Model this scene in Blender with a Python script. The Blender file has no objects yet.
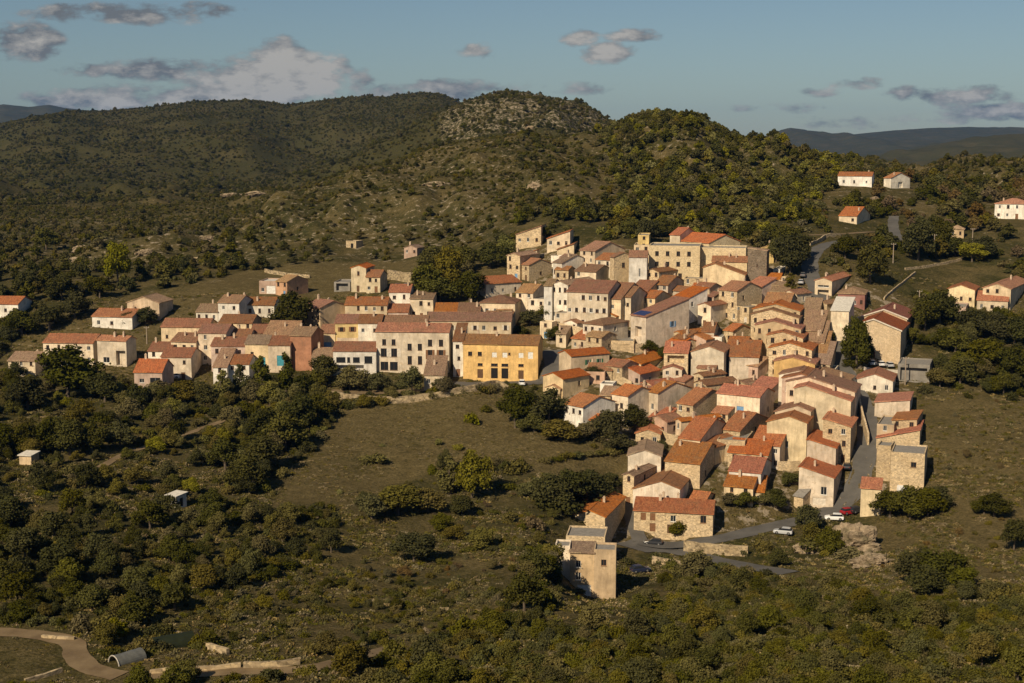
import bpy, bmesh, math, random
import numpy as np
from mathutils import Vector
random.seed(7)
R = math.radians
sc = bpy.context.scene
COL = sc.collection

# ------------------------------------------------------------------ camera
F, V0 = 1400.0, 150.0
PITCH = math.atan((341.5 - V0) / F)
CP, SP = math.cos(PITCH), math.sin(PITCH)
cam_d = bpy.data.cameras.new('camera'); cam = bpy.data.objects.new('camera', cam_d); COL.objects.link(cam)
cam.location = (0, 0, 0); cam.rotation_euler = (math.pi / 2 - PITCH, 0, 0)
cam_d.sensor_width = 36; cam_d.lens = F / 1024 * 36; cam_d.clip_start = 1; cam_d.clip_end = 60000
sc.camera = cam

def ray(u, v):
    x = (u - 512) / F; c = -(v - 341.5) / F
    return np.array([x, CP + SP * c, -SP + CP * c])
def proj(x, y, z):
    d = y * CP - z * SP
    return 512 + F * x / d, 341.5 - F * (y * SP + z * CP) / d
def at_depth(u, v, Y):
    d = ray(u, v); return d * (Y / d[1])

# ------------------------------------------------------------------ noise
def _hash(ix, iy, s):
    n = (ix.astype(np.int64) * 374761393 + iy.astype(np.int64) * 668265263 + s * 974634477) & 0xffffffff
    n = ((n ^ (n >> 13)) * 1274126177) & 0xffffffff
    return ((n ^ (n >> 16)) & 0xffff) / 65535.0
def vnoise(x, y, s=0):
    ix, iy = np.floor(x), np.floor(y); fx, fy = x - ix, y - iy
    fx = fx * fx * (3 - 2 * fx); fy = fy * fy * (3 - 2 * fy)
    a = _hash(ix, iy, s); b = _hash(ix + 1, iy, s); c = _hash(ix, iy + 1, s); d = _hash(ix + 1, iy + 1, s)
    return (a * (1 - fx) + b * fx) * (1 - fy) + (c * (1 - fx) + d * fx) * fy - 0.5
def fbm(x, y, o=4, s=0):
    r = 0; a = 1
    for i in range(o):
        r = r + a * vnoise(x, y, s + i); x = x * 2.03; y = y * 2.03; a *= 0.5
    return r

# ------------------------------------------------------------------ terrain
CTRL = [  # pixel u, v and distance of ground points
 (655,545,300),(740,530,303),(785,573,268),(835,517,312),(868,440,338),(858,395,365),(840,340,395),(822,300,425),(815,250,465),(830,240,490),
 (700,480,322),(640,470,330),(760,455,335),(700,430,350),(640,420,355),(800,420,352),(740,390,372),(690,375,380),(800,370,376),(650,345,398),
 (740,340,400),(600,345,395),(700,300,428),(780,300,425),(620,290,440),(690,277,446),(757,290,440),(560,300,440),(540,265,478),(600,250,480),(540,240,505),
 (640,225,525),(740,225,530),(500,380,385),(420,380,386),(560,395,365),(610,430,345),(590,460,330),(470,395,368),
 (413,370,392),(300,365,398),(200,375,392),(140,382,385),(60,370,400),(20,365,405),(480,330,418),(380,318,428),(260,325,425),(160,335,420),(80,325,430),
 (300,300,452),(200,310,440),(400,295,455),(480,295,445),(280,280,485),(360,285,475),(140,300,455),(20,305,455),(450,265,500),
 (420,250,560),(300,240,640),(180,250,640),(40,260,600),(100,225,800),(300,215,760),(420,225,660),(520,215,590),
 (20,200,1100),(130,195,1250),(250,200,1000),
 (400,460,325),(450,420,352),(330,490,300),(300,430,345),(200,430,340),(100,430,335),(20,430,335),(450,560,255),(300,560,245),(200,500,285),(100,500,275),(20,500,270),
 (60,600,205),(180,590,215),(60,670,175),(160,660,180),(300,640,190),(300,683,162),(420,640,195),(500,640,192),(420,683,158),(560,600,225),(540,550,262),(500,500,300),
 (570,510,298),(590,600,258),(640,590,258),(700,620,225),(640,640,192),(700,683,152),(800,590,250),(800,640,188),(800,683,150),(900,600,240),(1000,600,235),(1000,660,175),(1100,683,160),
 (1000,540,282),(920,530,292),(900,488,318),(1000,450,330),(930,440,335),(1000,390,368),(930,400,362),(880,370,385),(930,370,385),(1000,350,398),(960,320,425),(1010,305,440),
 (880,300,430),(960,275,470),(1010,260,485),(900,260,475),(880,225,540),(960,235,530),(1010,212,560),(880,182,640),(960,190,680),(1000,175,820),
 (-150,640,190),(-200,500,270),(-200,400,370),(-200,300,460),(-200,230,800),(1200,600,235),(1200,450,330),(1200,330,430),(1200,230,560),(1200,180,800),
]
P = [at_depth(*c) for c in CTRL]
for Y, z in ((0, -2), (40, -21), (100, -46)):
    for a in (-.5, -.25, 0, .25, .5): P.append(np.array([a * (Y + 40), Y, z - (10 if a < -.2 and Y == 100 else 0)]))
for Y, z in ((1500, -45), (3000, -50), (13000, -70)):
    for a in (-.5, -.2, .1, .4): P.append(np.array([a * Y, Y, z]))
P = np.array(P)
def feat(x, y):
    yy = np.maximum(y, -60) + 80
    return x / yy * 2.4, np.log(yy / 80)
fa, fb = feat(P[:, 0], P[:, 1]); q = P[:, 2] / (P[:, 1] + 80)
def phi(r2): return 0.5 * r2 * np.log(r2 + 1e-9)
n = len(P); K = phi((fa[:, None] - fa) ** 2 + (fb[:, None] - fb) ** 2) + np.eye(n) * 0.0006
A = np.zeros((n + 3, n + 3)); A[:n, :n] = K; A[:n, n] = 1; A[:n, n + 1] = fa; A[:n, n + 2] = fb
A[n, :n] = 1; A[n + 1, :n] = fa; A[n + 2, :n] = fb
W_ = np.linalg.solve(A, np.concatenate([q, [0, 0, 0]]))
RIDGES = [  # distance, front width, back width, silhouette
 (860, 340, 350, [(150,250),(200,234),(289,193),(391,162),(432,147),(482,138),(529,135),(560,138),(600,132),(619,125),(633,119),(657,116),(683,119),(706,129),(736,141),(765,150),(794,156),(824,162),(853,167),(900,172),(960,174),(1024,179),(1300,192)]),
 (1550, 560, 500, [(250,200),(350,160),(400,135),(440,115),(467,105),(491,97),(514,94),(544,98),(573,102),(605,117),(640,130),(720,160),(900,180)]),
 (2500, 1200, 900, [(-300,150),(-100,130),(0,124),(40,115),(79,110),(111,112),(146,108),(205,102),(258,99),(293,103),(309,101),(339,97),(368,95),(391,96),(421,91),(441,94),(462,104),(520,125),(600,150),(700,170)]),
 (9000, 3000, 2500, [(-300,110),(0,106),(15,104),(40,107),(60,105),(75,108),(120,112),(300,130),(500,150),(600,158)]),
 (9500, 3000, 2500, [(600,158),(700,142),(764,137),(775,131),(785,128),(800,130),(815,136),(825,137),(850,134),(880,131),(920,128),(960,126),(1000,127),(1024,129),(1200,130)]),
 (5200, 2300, 1500, [(760,172),(820,165),(860,160),(900,151),(950,141),(1000,134),(1024,131),(1200,126)]),
]
def h_raw(x, y):
    x = np.asarray(x, float); y = np.asarray(y, float); out = np.empty(x.shape)
    xf, yf, of = x.ravel(), y.ravel(), out.ravel()
    for i in range(0, xf.size, 20000):
        X, Y = xf[i:i + 20000], yf[i:i + 20000]
        a, b = feat(X, Y)
        k = phi((a[:, None] - fa) ** 2 + (b[:, None] - fb) ** 2)
        base = (k @ W_[:n] + W_[n] + W_[n + 1] * a + W_[n + 2] * b) * (np.maximum(Y, -60) + 80)
        base = np.where(Y > 600, np.minimum(base, -12), base)
        h = base
        for j, (Yr, wf, wb, sil) in enumerate(RIDGES):
            uu = 512 + F * CP * X / np.maximum(Y, 50)
            us = [s[0] for s in sil]; zs = [ray(*s)[2] / ray(*s)[1] * Yr for s in sil]
            zc = np.interp(uu, us, zs) + fbm(X / 60 * 900 / Yr, Y / 60 * 900 / Yr, 3, 50 + j) * Yr * (.0035 if Yr < 4000 else .0012)
            Yw = Yr * (1 + 0.10 * (vnoise(X / (Yr * .12), X * 0, 70 + j)))
            t = np.where(Y < Yw, (Y - (Yw - wf)) / wf, 1 - (Y - Yw) / wb); t = np.clip(t, 0, 1)
            p = np.where(Y < Yw, t * t * (3 - 2 * t) * .35 + .65 * t ** 1.05, t * t * (3 - 2 * t))
            gul = fbm(X / (Yr * .05), Y / (Yr * .09), 4, 90 + 7 * j) * (Yr ** .85) * (.16 if Yr < 2000 else .085) * p * (1 - p) * 2
            c = base * (1 - p) + zc * p + gul
            h = np.maximum(h, np.where(p > 0, c, -1e9))
        amp = np.clip((np.hypot(X, Y) - 100) / 200, 0, 1)
        h = h + amp * (fbm(X / 22, Y / 22, 4, 3) * .9 + fbm(X / 5, Y / 5, 2, 9) * .25)
        of[i:i + 20000] = h
    return of.reshape(x.shape)

NR, NC = 880, 460
B0, B1 = math.log(50 / 80), math.log(13080 / 80)
gb = np.linspace(B0, B1, NR); gy = 80 * np.exp(gb) - 80
gf = np.linspace(-1, 1, NC)
def halfw(y): return .56 * (np.maximum(y, 0) + 140)
GX = halfw(gy)[:, None] * gf[None, :]; GY = np.repeat(gy[:, None], NC, 1)
GZ = h_raw(GX, GY)
def gz(x, y):
    x = np.asarray(x, float); y = np.asarray(y, float)
    r = np.clip((np.log(np.maximum(y + 80, 51) / 80) - B0) / (B1 - B0) * (NR - 1), 0, NR - 1.001)
    c = np.clip((x / halfw(y) + 1) / 2 * (NC - 1), 0, NC - 1.001)
    ri, ci = r.astype(int), c.astype(int); fr, fc = r - ri, c - ci
    return (GZ[ri, ci] * (1 - fr) + GZ[ri + 1, ci] * fr) * (1 - fc) + (GZ[ri, ci + 1] * (1 - fr) + GZ[ri + 1, ci + 1] * fr) * fc
YS = 110 * np.exp(np.arange(0, 1600) * .003)
def hit(u, v, h=0.0, ymin=0):
    """where the view ray of a pixel meets the surface h metres above the ground"""
    d = ray(u, v); t = YS / d[1]; X, Y, Z = d[0] * t, YS, d[2] * t
    f = Z - (gz(X, Y) + h); ok = np.where((f < 0) & (Y >= ymin))[0]
    i = ok[0] if len(ok) else len(YS) - 1
    if i > 0 and f[i - 1] > 0:
        w = f[i - 1] / (f[i - 1] - f[i]); y = YS[i - 1] + w * (YS[i] - YS[i - 1])
    else: y = YS[i]
    return d * (y / d[1])

# ------------------------------------------------------------------ roads (traced first: the ground is levelled under them)
ROADS = {
 'village_street': (5.2, 'asphalt', [(640,541),(672,546),(715,539),(758,530),(800,521),(826,513),(846,502),(857,485),(864,462),(868,435),(865,410),(855,390),(845,372),(836,350),(829,325),(821,300),(813,280),(810,264),(816,251),(832,243),(858,239)]),
 'lower_road': (5.0, 'asphalt', [(640,543),(680,552),(715,560),(750,567),(790,573)]),
 'forecourt_road': (7.5, 'asphalt', [(446,384),(475,384),(510,382),(540,383),(556,372),(556,350)]),
 'garden_lane': (3.2, 'asphalt', [(640,541),(632,520),(627,498),(626,484)]),
 'terrace_lane': (5.5, 'dirt', [(330,391),(360,393),(400,392),(446,386)]),
 'farm_track': (3.4, 'dirt', [(-30,631),(30,634),(70,642),(76,655),(90,668),(120,676)]),
 'lower_track': (2.6, 'dirt', [(140,676),(230,672),(300,668),(345,660),(395,648)]),
 'field_path': (2.2, 'dirt', [(100,468),(130,452),(165,440),(195,431),(225,420)]),
 'hill_lane': (4.0, 'asphalt', [(899,248),(896,236),(893,224),(894,216)]),
 'forecourt': (9.0, 'asphalt', [(630,548),(645,547),(668,547)]),
 'terrace_track': (4.0, 'dirt', [(760,232),(800,235),(840,234),(885,232)]),
}
road_pts = {}
for nm, (w, m, pix) in ROADS.items():
    pts = [hit(*p) for p in pix]
    res = []
    for i in range(len(pts) - 1):           # Catmull-Rom
        p0, p1, p2, p3 = pts[max(i - 1, 0)], pts[i], pts[i + 1], pts[min(i + 2, len(pts) - 1)]
        k = max(2, int(np.linalg.norm(p2 - p1) / 1.2))
        for j in range(k):
            t = j / k
            res.append(.5 * (2 * p1 + (p2 - p0) * t + (2 * p0 - 5 * p1 + 4 * p2 - p3) * t * t + (3 * p1 - p0 - 3 * p2 + p3) * t ** 3))
    res.append(pts[-1]); res = np.array(res)
    z = gz(res[:, 0], res[:, 1])
    for _ in range(12): z[1:-1] = (z[:-2] + z[1:-1] + z[2:]) / 3
    res[:, 2] = z; road_pts[nm] = (w, m, res)
ALLR = np.concatenate([np.c_[r, np.full(len(r), w)] for w, m, r in road_pts.values()])
def level_roads():
    sel = np.where((GY > 120) & (GY < 760) & (np.abs(GX) < 330))
    x, y = GX[sel], GY[sel]; z = GZ[sel].copy()
    for i in range(0, x.size, 4000):
        X, Yy = x[i:i + 4000], y[i:i + 4000]
        d = np.hypot(X[:, None] - ALLR[:, 0], Yy[:, None] - ALLR[:, 1])
        j = (d - ALLR[:, 3] / 2).argmin(1); dd = d[np.arange(len(j)), j] - ALLR[j, 3] / 2
        w = np.clip(1 - (dd - 1.5) / 4.0, 0, 1); w = w * w * (3 - 2 * w)
        z[i:i + 4000] = z[i:i + 4000] * (1 - w) + (ALLR[j, 2] - .05) * w
    GZ[sel] = z
level_roads()
def road_dist(x, y):
    return (np.hypot(x - ALLR[:, 0], y - ALLR[:, 1]) - ALLR[:, 3] / 2).min()

# ------------------------------------------------------------------ object helpers
def link(name, me, mat=None, parent=None, loc=None):
    o = bpy.data.objects.new(name, me); COL.objects.link(o)
    if mat is not None and not me.materials: me.materials.append(mat)
    if parent is not None: o.parent = parent
    if loc is not None: o.location = loc
    return o
def empty(name, loc, rz=0):
    o = bpy.data.objects.new(name, None); COL.objects.link(o); o.location = loc; o.rotation_euler = (0, 0, rz)
    o.empty_display_size = .5
    return o
def tag(o, label=None, cat=None, group=None, kind=None):
    if label: o['label'] = label
    if cat: o['category'] = cat
    if group: o['group'] = group
    if kind: o['kind'] = kind
    return o
class MB:
    def __init__(s): s.v = []; s.f = []; s.uv = []
    def poly(s, pts, uv=None):
        b = len(s.v); s.v += [tuple(map(float, p)) for p in pts]; s.f.append(tuple(range(b, b + len(pts))))
        s.uv.append(uv if uv else [(p[0], p[1]) for p in pts])
    def box(s, x0, x1, y0, y1, z0, z1):
        p = [(x0,y0,z0),(x1,y0,z0),(x1,y1,z0),(x0,y1,z0),(x0,y0,z1),(x1,y0,z1),(x1,y1,z1),(x0,y1,z1)]
        for f in ((0,3,2,1),(4,5,6,7),(0,1,5,4),(1,2,6,5),(2,3,7,6),(3,0,4,7)): s.poly([p[i] for i in f])
    def tube(s, pts, rads, k=6, cap=True):
        rings = []
        for i, p in enumerate(pts):
            d = Vector(pts[min(i + 1, len(pts) - 1)]) - Vector(pts[max(i - 1, 0)])
            d = d.normalized() if d.length > 1e-6 else Vector((0, 0, 1))
            a = d.cross(Vector((1, 0, 0)) if abs(d.x) < .8 else Vector((0, 1, 0))).normalized(); b = d.cross(a)
            rings.append([Vector(p) + (a * math.cos(2 * math.pi * j / k) + b * math.sin(2 * math.pi * j / k)) * rads[i] for j in range(k)])
        for i in range(len(rings) - 1):
            for j in range(k):
                s.poly([rings[i][j], rings[i][(j + 1) % k], rings[i + 1][(j + 1) % k], rings[i + 1][j]][::-1])
        if cap: s.poly(rings[-1]); s.poly(rings[0][::-1])
    def mesh(s, name, smooth=False, merge=False):
        me = bpy.data.meshes.new(name); me.from_pydata(s.v, [], s.f)
        ul = me.uv_layers.new(name='UVMap')
        flat = [c for f in s.uv for p in f for c in p]
        ul.data.foreach_set('uv', flat)
        if merge:
            bm = bmesh.new(); bm.from_mesh(me); bmesh.ops.remove_doubles(bm, verts=bm.verts, dist=1e-4); bmesh.ops.recalc_face_normals(bm, faces=bm.faces); bm.to_mesh(me); bm.free()
        if smooth: me.polygons.foreach_set('use_smooth', [True] * len(me.polygons))
        me.update(); return me
    def build(s, name, mat, parent=None, **k): return link(name, s.mesh(name, **k), mat, parent)

# ------------------------------------------------------------------ materials
class NT:
    def __init__(s, name):
        s.m = bpy.data.materials.new(name); s.m.use_nodes = True; s.t = s.m.node_tree; s.b = s.t.nodes['Principled BSDF']
        s.b.inputs['Roughness'].default_value = .9; s.b.inputs['Specular IOR Level'].default_value = .15
    def n(s, typ, **k):
        nd = s.t.nodes.new('ShaderNode' + typ)
        for a, v in k.items():
            if a.startswith('i_'):
                key = a[2:]; key = int(key) if key.isdigit() else key.replace('_', ' ')
                if isinstance(v, bpy.types.NodeSocket): s.t.links.new(v, nd.inputs[key])
                else: nd.inputs[key].default_value = v
            else: setattr(nd, a, v)
        return nd
    def mix(s, fac, a, b, mode='MIX'):
        nd = s.t.nodes.new('ShaderNodeMix'); nd.data_type = 'RGBA'; nd.blend_type = mode
        for i, v in ((0, fac), (6, a), (7, b)):
            if isinstance(v, bpy.types.NodeSocket): s.t.links.new(v, nd.inputs[i])
            else: nd.inputs[i].default_value = (*v, 1) if isinstance(v, tuple) and len(v) == 3 else v
        return nd.outputs[2]
    def ramp(s, fac, stops, interp='LINEAR'):
        r = s.n('ValToRGB'); r.color_ramp.interpolation = interp; e = r.color_ramp.elements
        while len(e) < len(stops): e.new(.5)
        for el, (p, c) in zip(e, stops): el.position = p; el.color = (*c, 1) if isinstance(c, tuple) else (c, c, c, 1)
        s.t.links.new(fac, r.inputs[0]); return r.outputs[0]
    def noise(s, vec, scale, detail=4, rough=.6, dist=0):
        nd = s.n('TexNoise', i_Scale=scale, i_Detail=detail, i_Roughness=rough, i_Distortion=dist)
        if vec is not None: s.t.links.new(vec, nd.inputs['Vector'])
        return nd.outputs['Fac']
    def obj(s): return s.n('TexCoord').outputs['Object']
    def pos(s): return s.n('NewGeometry').outputs['Position']
    def rand(s): return s.n('ObjectInfo').outputs['Random']
    def math(s, op, a, b=0.0, c=None):
        nd = s.n('Math', operation=op)
        for i, v in enumerate((a, b, c)):
            if v is None: continue
            if isinstance(v, bpy.types.NodeSocket): s.t.links.new(v, nd.inputs[i])
            else: nd.inputs[i].default_value = v
        return nd.outputs[0]
    def mapr(s, v, a, b, c, d): return s.n('MapRange', i_0=v, i_1=a, i_2=b, i_3=c, i_4=d).outputs[0]
    def scale(s, vec, xyz): return s.n('Mapping', i_Vector=vec, i_Scale=xyz).outputs[0]
    def base(s, c): s.t.links.new(c, s.b.inputs['Base Color'])
    def bump(s, h, strength=.5, dist=.1):
        b = s.n('Bump', i_Strength=strength, i_Distance=dist, i_Height=h); s.t.links.new(b.outputs[0], s.b.inputs['Normal'])
def sc3(c, k): return tuple(min(1, x * k) for x in c)

def plain(name, c, rough=.7, spec=.2, metal=0, var=.25):
    t = NT(name); o = t.obj(); nz = t.noise(o, 1.7, 3)
    t.base(t.mix(t.ramp(nz, [(.3, 0.0), (.7, 1.0)]), sc3(c, 1 - var), sc3(c, 1 + var * .6)))
    t.b.inputs['Roughness'].default_value = rough; t.b.inputs['Specular IOR Level'].default_value = spec; t.b.inputs['Metallic'].default_value = metal
    return t.m
def plaster(name, c, dirt=(.16, .12, .08), vs=(.66, 1.1)):
    t = NT(name); p = t.pos(); r = t.rand()
    a = t.mix(t.ramp(t.noise(p, .35, 4), [(.35, 0.0), (.65, 1.0)]), sc3(c, .72), sc3(c, 1.14))
    hs = t.n('HueSaturation', i_Color=a, i_Value=t.mapr(r, 0, 1, .84, 1.14), i_Saturation=t.mapr(t.math('FRACT', t.math('MULTIPLY', r, 7.3)), 0, 1, *vs)).outputs[0]
    st = t.noise(t.scale(p, (1.6, 1.6, .22)), 1.0, 5, .65)
    a = t.mix(t.ramp(st, [(.48, 0.0), (.72, .7)]), hs, t.mix(.55, hs, dirt))
    pa = t.noise(p, 1.3, 6, .7)
    a = t.mix(t.ramp(pa, [(.55, 0.0), (.63, .55)]), a, sc3((c[0], c[1] * .95, c[2] * .88), .66))
    t.base(a); t.bump(t.noise(p, 5, 4), .35, .05); return t.m
def stone(name, c, sz=3.0, ct=1.0):
    t = NT(name); p = t.pos(); w = t.n('VectorMath', operation='ADD', i_0=p, i_1=t.n('VectorMath', operation='SCALE', i_0=t.n('TexNoise', i_Scale=1.5, i_Vector=p).outputs['Color'], i_Scale=.35).outputs[0]).outputs[0]
    v = t.n('TexVoronoi', feature='F1', i_Scale=sz, i_Vector=t.scale(w, (1, 1, 1.5)))
    e = t.n('TexVoronoi', feature='DISTANCE_TO_EDGE', i_Scale=sz, i_Vector=t.scale(w, (1, 1, 1.5))).outputs['Distance']
    cell = t.n('SeparateColor', i_0=v.outputs['Color']).outputs[0]
    a = t.ramp(cell, [(0, sc3(c, 1 - .3 * ct)), (.35, sc3(c, 1 - .08 * ct)), (.7, sc3(c, 1 + .08 * ct)), (1, sc3((c[0], c[1] * .98, c[2] * .9), 1 + .3 * ct))])
    a = t.mix(t.ramp(e, [(0.0, .55), (.06, 0.0)]), a, sc3(c, .62))
    a = t.mix(t.ramp(t.noise(p, .28, 4), [(.4, 0.0), (.7, .6)]), a, sc3((c[0], c[1] * .93, c[2] * .8), .8))
    a = t.mix(t.ramp(t.noise(p, .8, 5), [(.55, 0.0), (.66, .5)]), a, sc3(c, 1.35))
    hs = t.n('HueSaturation', i_Color=a, i_Value=t.mapr(t.rand(), 0, 1, .85, 1.15)).outputs[0]
    t.base(hs); t.bump(e, .6, .08); return t.m
def tiles(name, c, old=(.16, .13, .10), mossy=.35):
    t = NT(name); uv = t.n('UVMap').outputs[0]; p = t.pos(); r = t.rand()
    cell = t.n('TexWhiteNoise', noise_dimensions='2D', i_Vector=t.n('VectorMath', operation='FLOOR', i_0=t.scale(uv, (4.3, 2.6, 1))).outputs[0]).outputs[0]
    a = t.ramp(cell, [(0, sc3(c, .62)), (.4, sc3(c, .95)), (.75, sc3(c, 1.12)), (1, sc3((c[0] * 1.15, c[1] * 1.35, c[2] * 1.25), 1.1))])
    a = t.n('HueSaturation', i_Color=a, i_Hue=t.mapr(t.math('FRACT', t.math('MULTIPLY', r, 5.7)), 0, 1, .491, .509), i_Value=t.mapr(r, 0, 1, .82, 1.15), i_Saturation=t.mapr(t.math('FRACT', t.math('MULTIPLY', r, 11.3)), 0, 1, .8, 1.1)).outputs[0]
    s1 = t.noise(t.scale(uv, (1.1, .25, 1)), 1.0, 6, .7)
    a = t.mix(t.ramp(s1, [(.45, 0.0), (.75, mossy)]), a, old)
    a = t.mix(t.ramp(t.noise(p, .45, 5, .65), [(.5, 0.0), (.7, mossy * 1.2)]), a, sc3((.26, .18, .10), .8))
    ch = t.n('TexWave', bands_direction='X', wave_profile='SIN', i_Scale=4.3 / 2 / 3.14159 * 3.14159 * .31, i_Vector=t.scale(uv, (4.6, 1, 1))).outputs['Fac']
    a = t.mix(t.ramp(ch, [(0, .35), (.35, 0.0)]), a, sc3(c, .45))
    t.base(a); t.bump(ch, .7, .08); t.b.inputs['Roughness'].default_value = .85; return t.m
WALLC = dict(c=(.68,.53,.33), w=(.72,.655,.545), l=(.72,.59,.41), b=(.56,.43,.275), p=(.52,.35,.25), q=(.66,.47,.27), y=(.66,.43,.17), Y=(.62,.46,.20), n=(.54,.40,.245), k=(.40,.20,.12), K=(.55,.33,.2), C=(.68,.55,.345), g=(.24,.22,.19), m=(.30,.12,.09))
WALL = {k: plaster('plaster_' + k, v, vs=(.95, 1.05) if k in 'yYnkK' else (.66, 1.1)) for k, v in WALLC.items()}
WALL['s'] = stone('rubble_stone', (.50,.39,.25), 2.6, 1.3); WALL['S'] = stone('castle_stone', (.62,.50,.32), 3.0); WALL['T'] = stone('tower_stone', (.17,.135,.10), 2.4, 1.6)
WALL['N'] = stone('pebble_wall', (.48,.375,.25), 4.5)
ROOFC = dict(o=(.46,.140,.045), O=(.42,.150,.060), r=(.33,.134,.060), R=(.29,.075,.04), d=(.27,.128,.064), g=(.27,.17,.10), t=(.38,.215,.11), T=(.33,.205,.125), u=(.42,.20,.075), f=(.48,.30,.14), i=(.38,.145,.060))
ROOF = {k: tiles('roof_tiles_' + k, v, mossy=(.28 if k in 'oORu' else .5)) for k, v in ROOFC.items()}
ROOF['x'] = plain('grey_roofing', (.24, .22, .19), .9); ROOF['w'] = plain('pale_roofing', (.60, .56, .48), .8)
M = dict(
 glass=plain('window_glass', (.02, .022, .025), .15, .5, var=.1), wood=plain('brown_wood', (.12, .065, .035)), dark=plain('dark_opening', (.015, .013, .012)),
 white=plain('white_paint', (.72, .70, .64)), blue=plain('blue_paint', (.16, .30, .48)), turq=plain('turquoise_paint', (.06, .27, .33)), green=plain('green_paint', (.06, .16, .09)), pale=plain('pale_shutter', (.62, .55, .45)), redp=plain('red_paint', (.24, .04, .03)),
 brown=plain('brown_shutter', (.20, .10, .05)), grey=plain('grey_shutter', (.34, .36, .36)), conc=plain('concrete', (.42, .39, .34)), metal=plain('grey_metal', (.3, .3, .3), .45, .5, .6), chim=plain('chimney_render', (.50, .38, .27)),
 rubber=plain('tyre_rubber', (.015, .015, .015), .8), panel=plain('solar_glass', (.03, .035, .10), .15, .6), lamp=plain('lamp_glass', (.6, .6, .58), .2, .5), polew=plain('pole_wood', (.30, .24, .18)), sheet=plain('plastic_sheet', (.13, .13, .115), .4, .4), greensheet=plain('green_netting', (.016, .021, .009)))
M['asphalt'] = None
def mk_ground():
    t = NT('ground'); p = t.pos()
    dry = t.n('Attribute', attribute_name='dry').outputs['Fac']; rk = t.n('Attribute', attribute_name='rock').outputs['Fac']
    n1 = t.noise(p, .05, 8, .7); n2 = t.noise(p, .35, 6, .7); n3 = t.noise(p, 1.6, 5, .7); nf = t.noise(p, .012, 5, .65)
    green = t.mix(t.ramp(n2, [(.35, 0.0), (.65, 1.0)]), (.032, .035, .011), (.070, .062, .023))
    brown = t.mix(t.ramp(n2, [(.3, 0.0), (.7, 1.0)]), (.094, .071, .029), (.182, .140, .064))
    f = t.math('ADD', dry, t.math('MULTIPLY', t.math('SUBTRACT', n1, .5), 2.2))
    a = t.mix(t.ramp(f, [(.3, 0.0), (.7, 1.0)]), green, brown)
    a = t.mix(t.ramp(n3, [(.35, .75), (.58, 0.0)]), a, (.034, .031, .012))
    a = t.mix(t.ramp(t.noise(p, .9, 6, .75), [(.55, 0.0), (.68, .6)]), a, (.20, .155, .08))
    a = t.mix(t.ramp(nf, [(.45, 0.0), (.7, .5)]), a, (.095, .074, .034))
    rf = t.math('ADD', rk, t.math('MULTIPLY', t.math('SUBTRACT', n2, .5), 2.4))
    a = t.mix(t.ramp(rf, [(.62, 0.0), (.75, .85)]), a, t.mix(n3, (.20, .16, .115), (.40, .33, .24)))
    t.base(a); t.b.inputs['Specular IOR Level'].default_value = 0; t.bump(t.math('ADD', n3, n2), .9, .5); return t.m
M['ground'] = mk_ground()
def mk_road(name, c, c2):
    t = NT(name); p = t.pos()
    a = t.mix(t.ramp(t.noise(p, .25, 5), [(.35, 0.0), (.65, 1.0)]), c, c2)
    a = t.mix(t.ramp(t.noise(p, 2.5, 5, .7), [(.55, 0.0), (.75, .5)]), a, sc3(c2, 1.35)); t.base(a); t.bump(t.noise(p, 6, 3), .3, .05); return t.m
M['asphalt'] = mk_road('asphalt', (.085, .08, .072), (.12, .112, .10)); M['dirt'] = mk_road('dirt', (.135, .093, .050), (.215, .155, .085))
M['rock'] = None
def mk_rock():
    t = NT('rock'); p = t.pos(); v = t.n('TexVoronoi', feature='F1', i_Scale=.8, i_Vector=t.scale(p, (1, 1, 1.6)))
    a = t.mix(t.ramp(t.noise(p, .7, 7, .75), [(.35, 0.0), (.65, 1.0)]), (.16, .12, .08), (.46, .36, .24))
    a = t.mix(t.ramp(t.noise(p, .3, 5), [(.5, 0.0), (.68, .7)]), a, (.10, .09, .045)); t.base(a); t.b.inputs['Specular IOR Level'].default_value = 0; t.bump(t.noise(p, 1.6, 8, .75), 1, .5); return t.m
M['rock'] = mk_rock()
def leafmat(name, c):
    t = NT(name); r = t.rand(); nz = t.noise(t.obj(), 3.5, 3, .6); n2 = t.noise(t.obj(), 22, 2, .5)
    a = t.mix(t.ramp(nz, [(.35, 0.0), (.65, 1.0)]), sc3(c, .78), sc3((c[0] * 1.12, c[1] * 1.08, c[2]), 1.18))
    a = t.mix(t.ramp(n2, [(.4, 0.0), (.7, .4)]), a, sc3((c[0] * 1.2, c[1] * 1.15, c[2] * 1.1), 1.25))
    a = t.n('HueSaturation', i_Color=a, i_Hue=t.mapr(t.math('FRACT', t.math('MULTIPLY', r, 3.7)), 0, 1, .488, .508), i_Value=t.mapr(r, 0, 1, .8, 1.22), i_Saturation=t.mapr(t.math('FRACT', t.math('MULTIPLY', r, 9.1)), 0, 1, .75, 1.1)).outputs[0]
    t.base(a); t.b.inputs['Roughness'].default_value = .9; t.b.inputs['Specular IOR Level'].default_value = 0
    return t.m
LEAFC = dict(dark=(.045,.045,.009), mid=(.068,.066,.012), olive=(.093,.080,.018), bright=(.132,.125,.018), grey=(.096,.083,.032), brown=(.102,.072,.026))
LEAF = {k: leafmat('foliage_' + k, v) for k, v in LEAFC.items()}
M['bark'] = plain('bark', (.11, .085, .06))

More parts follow.
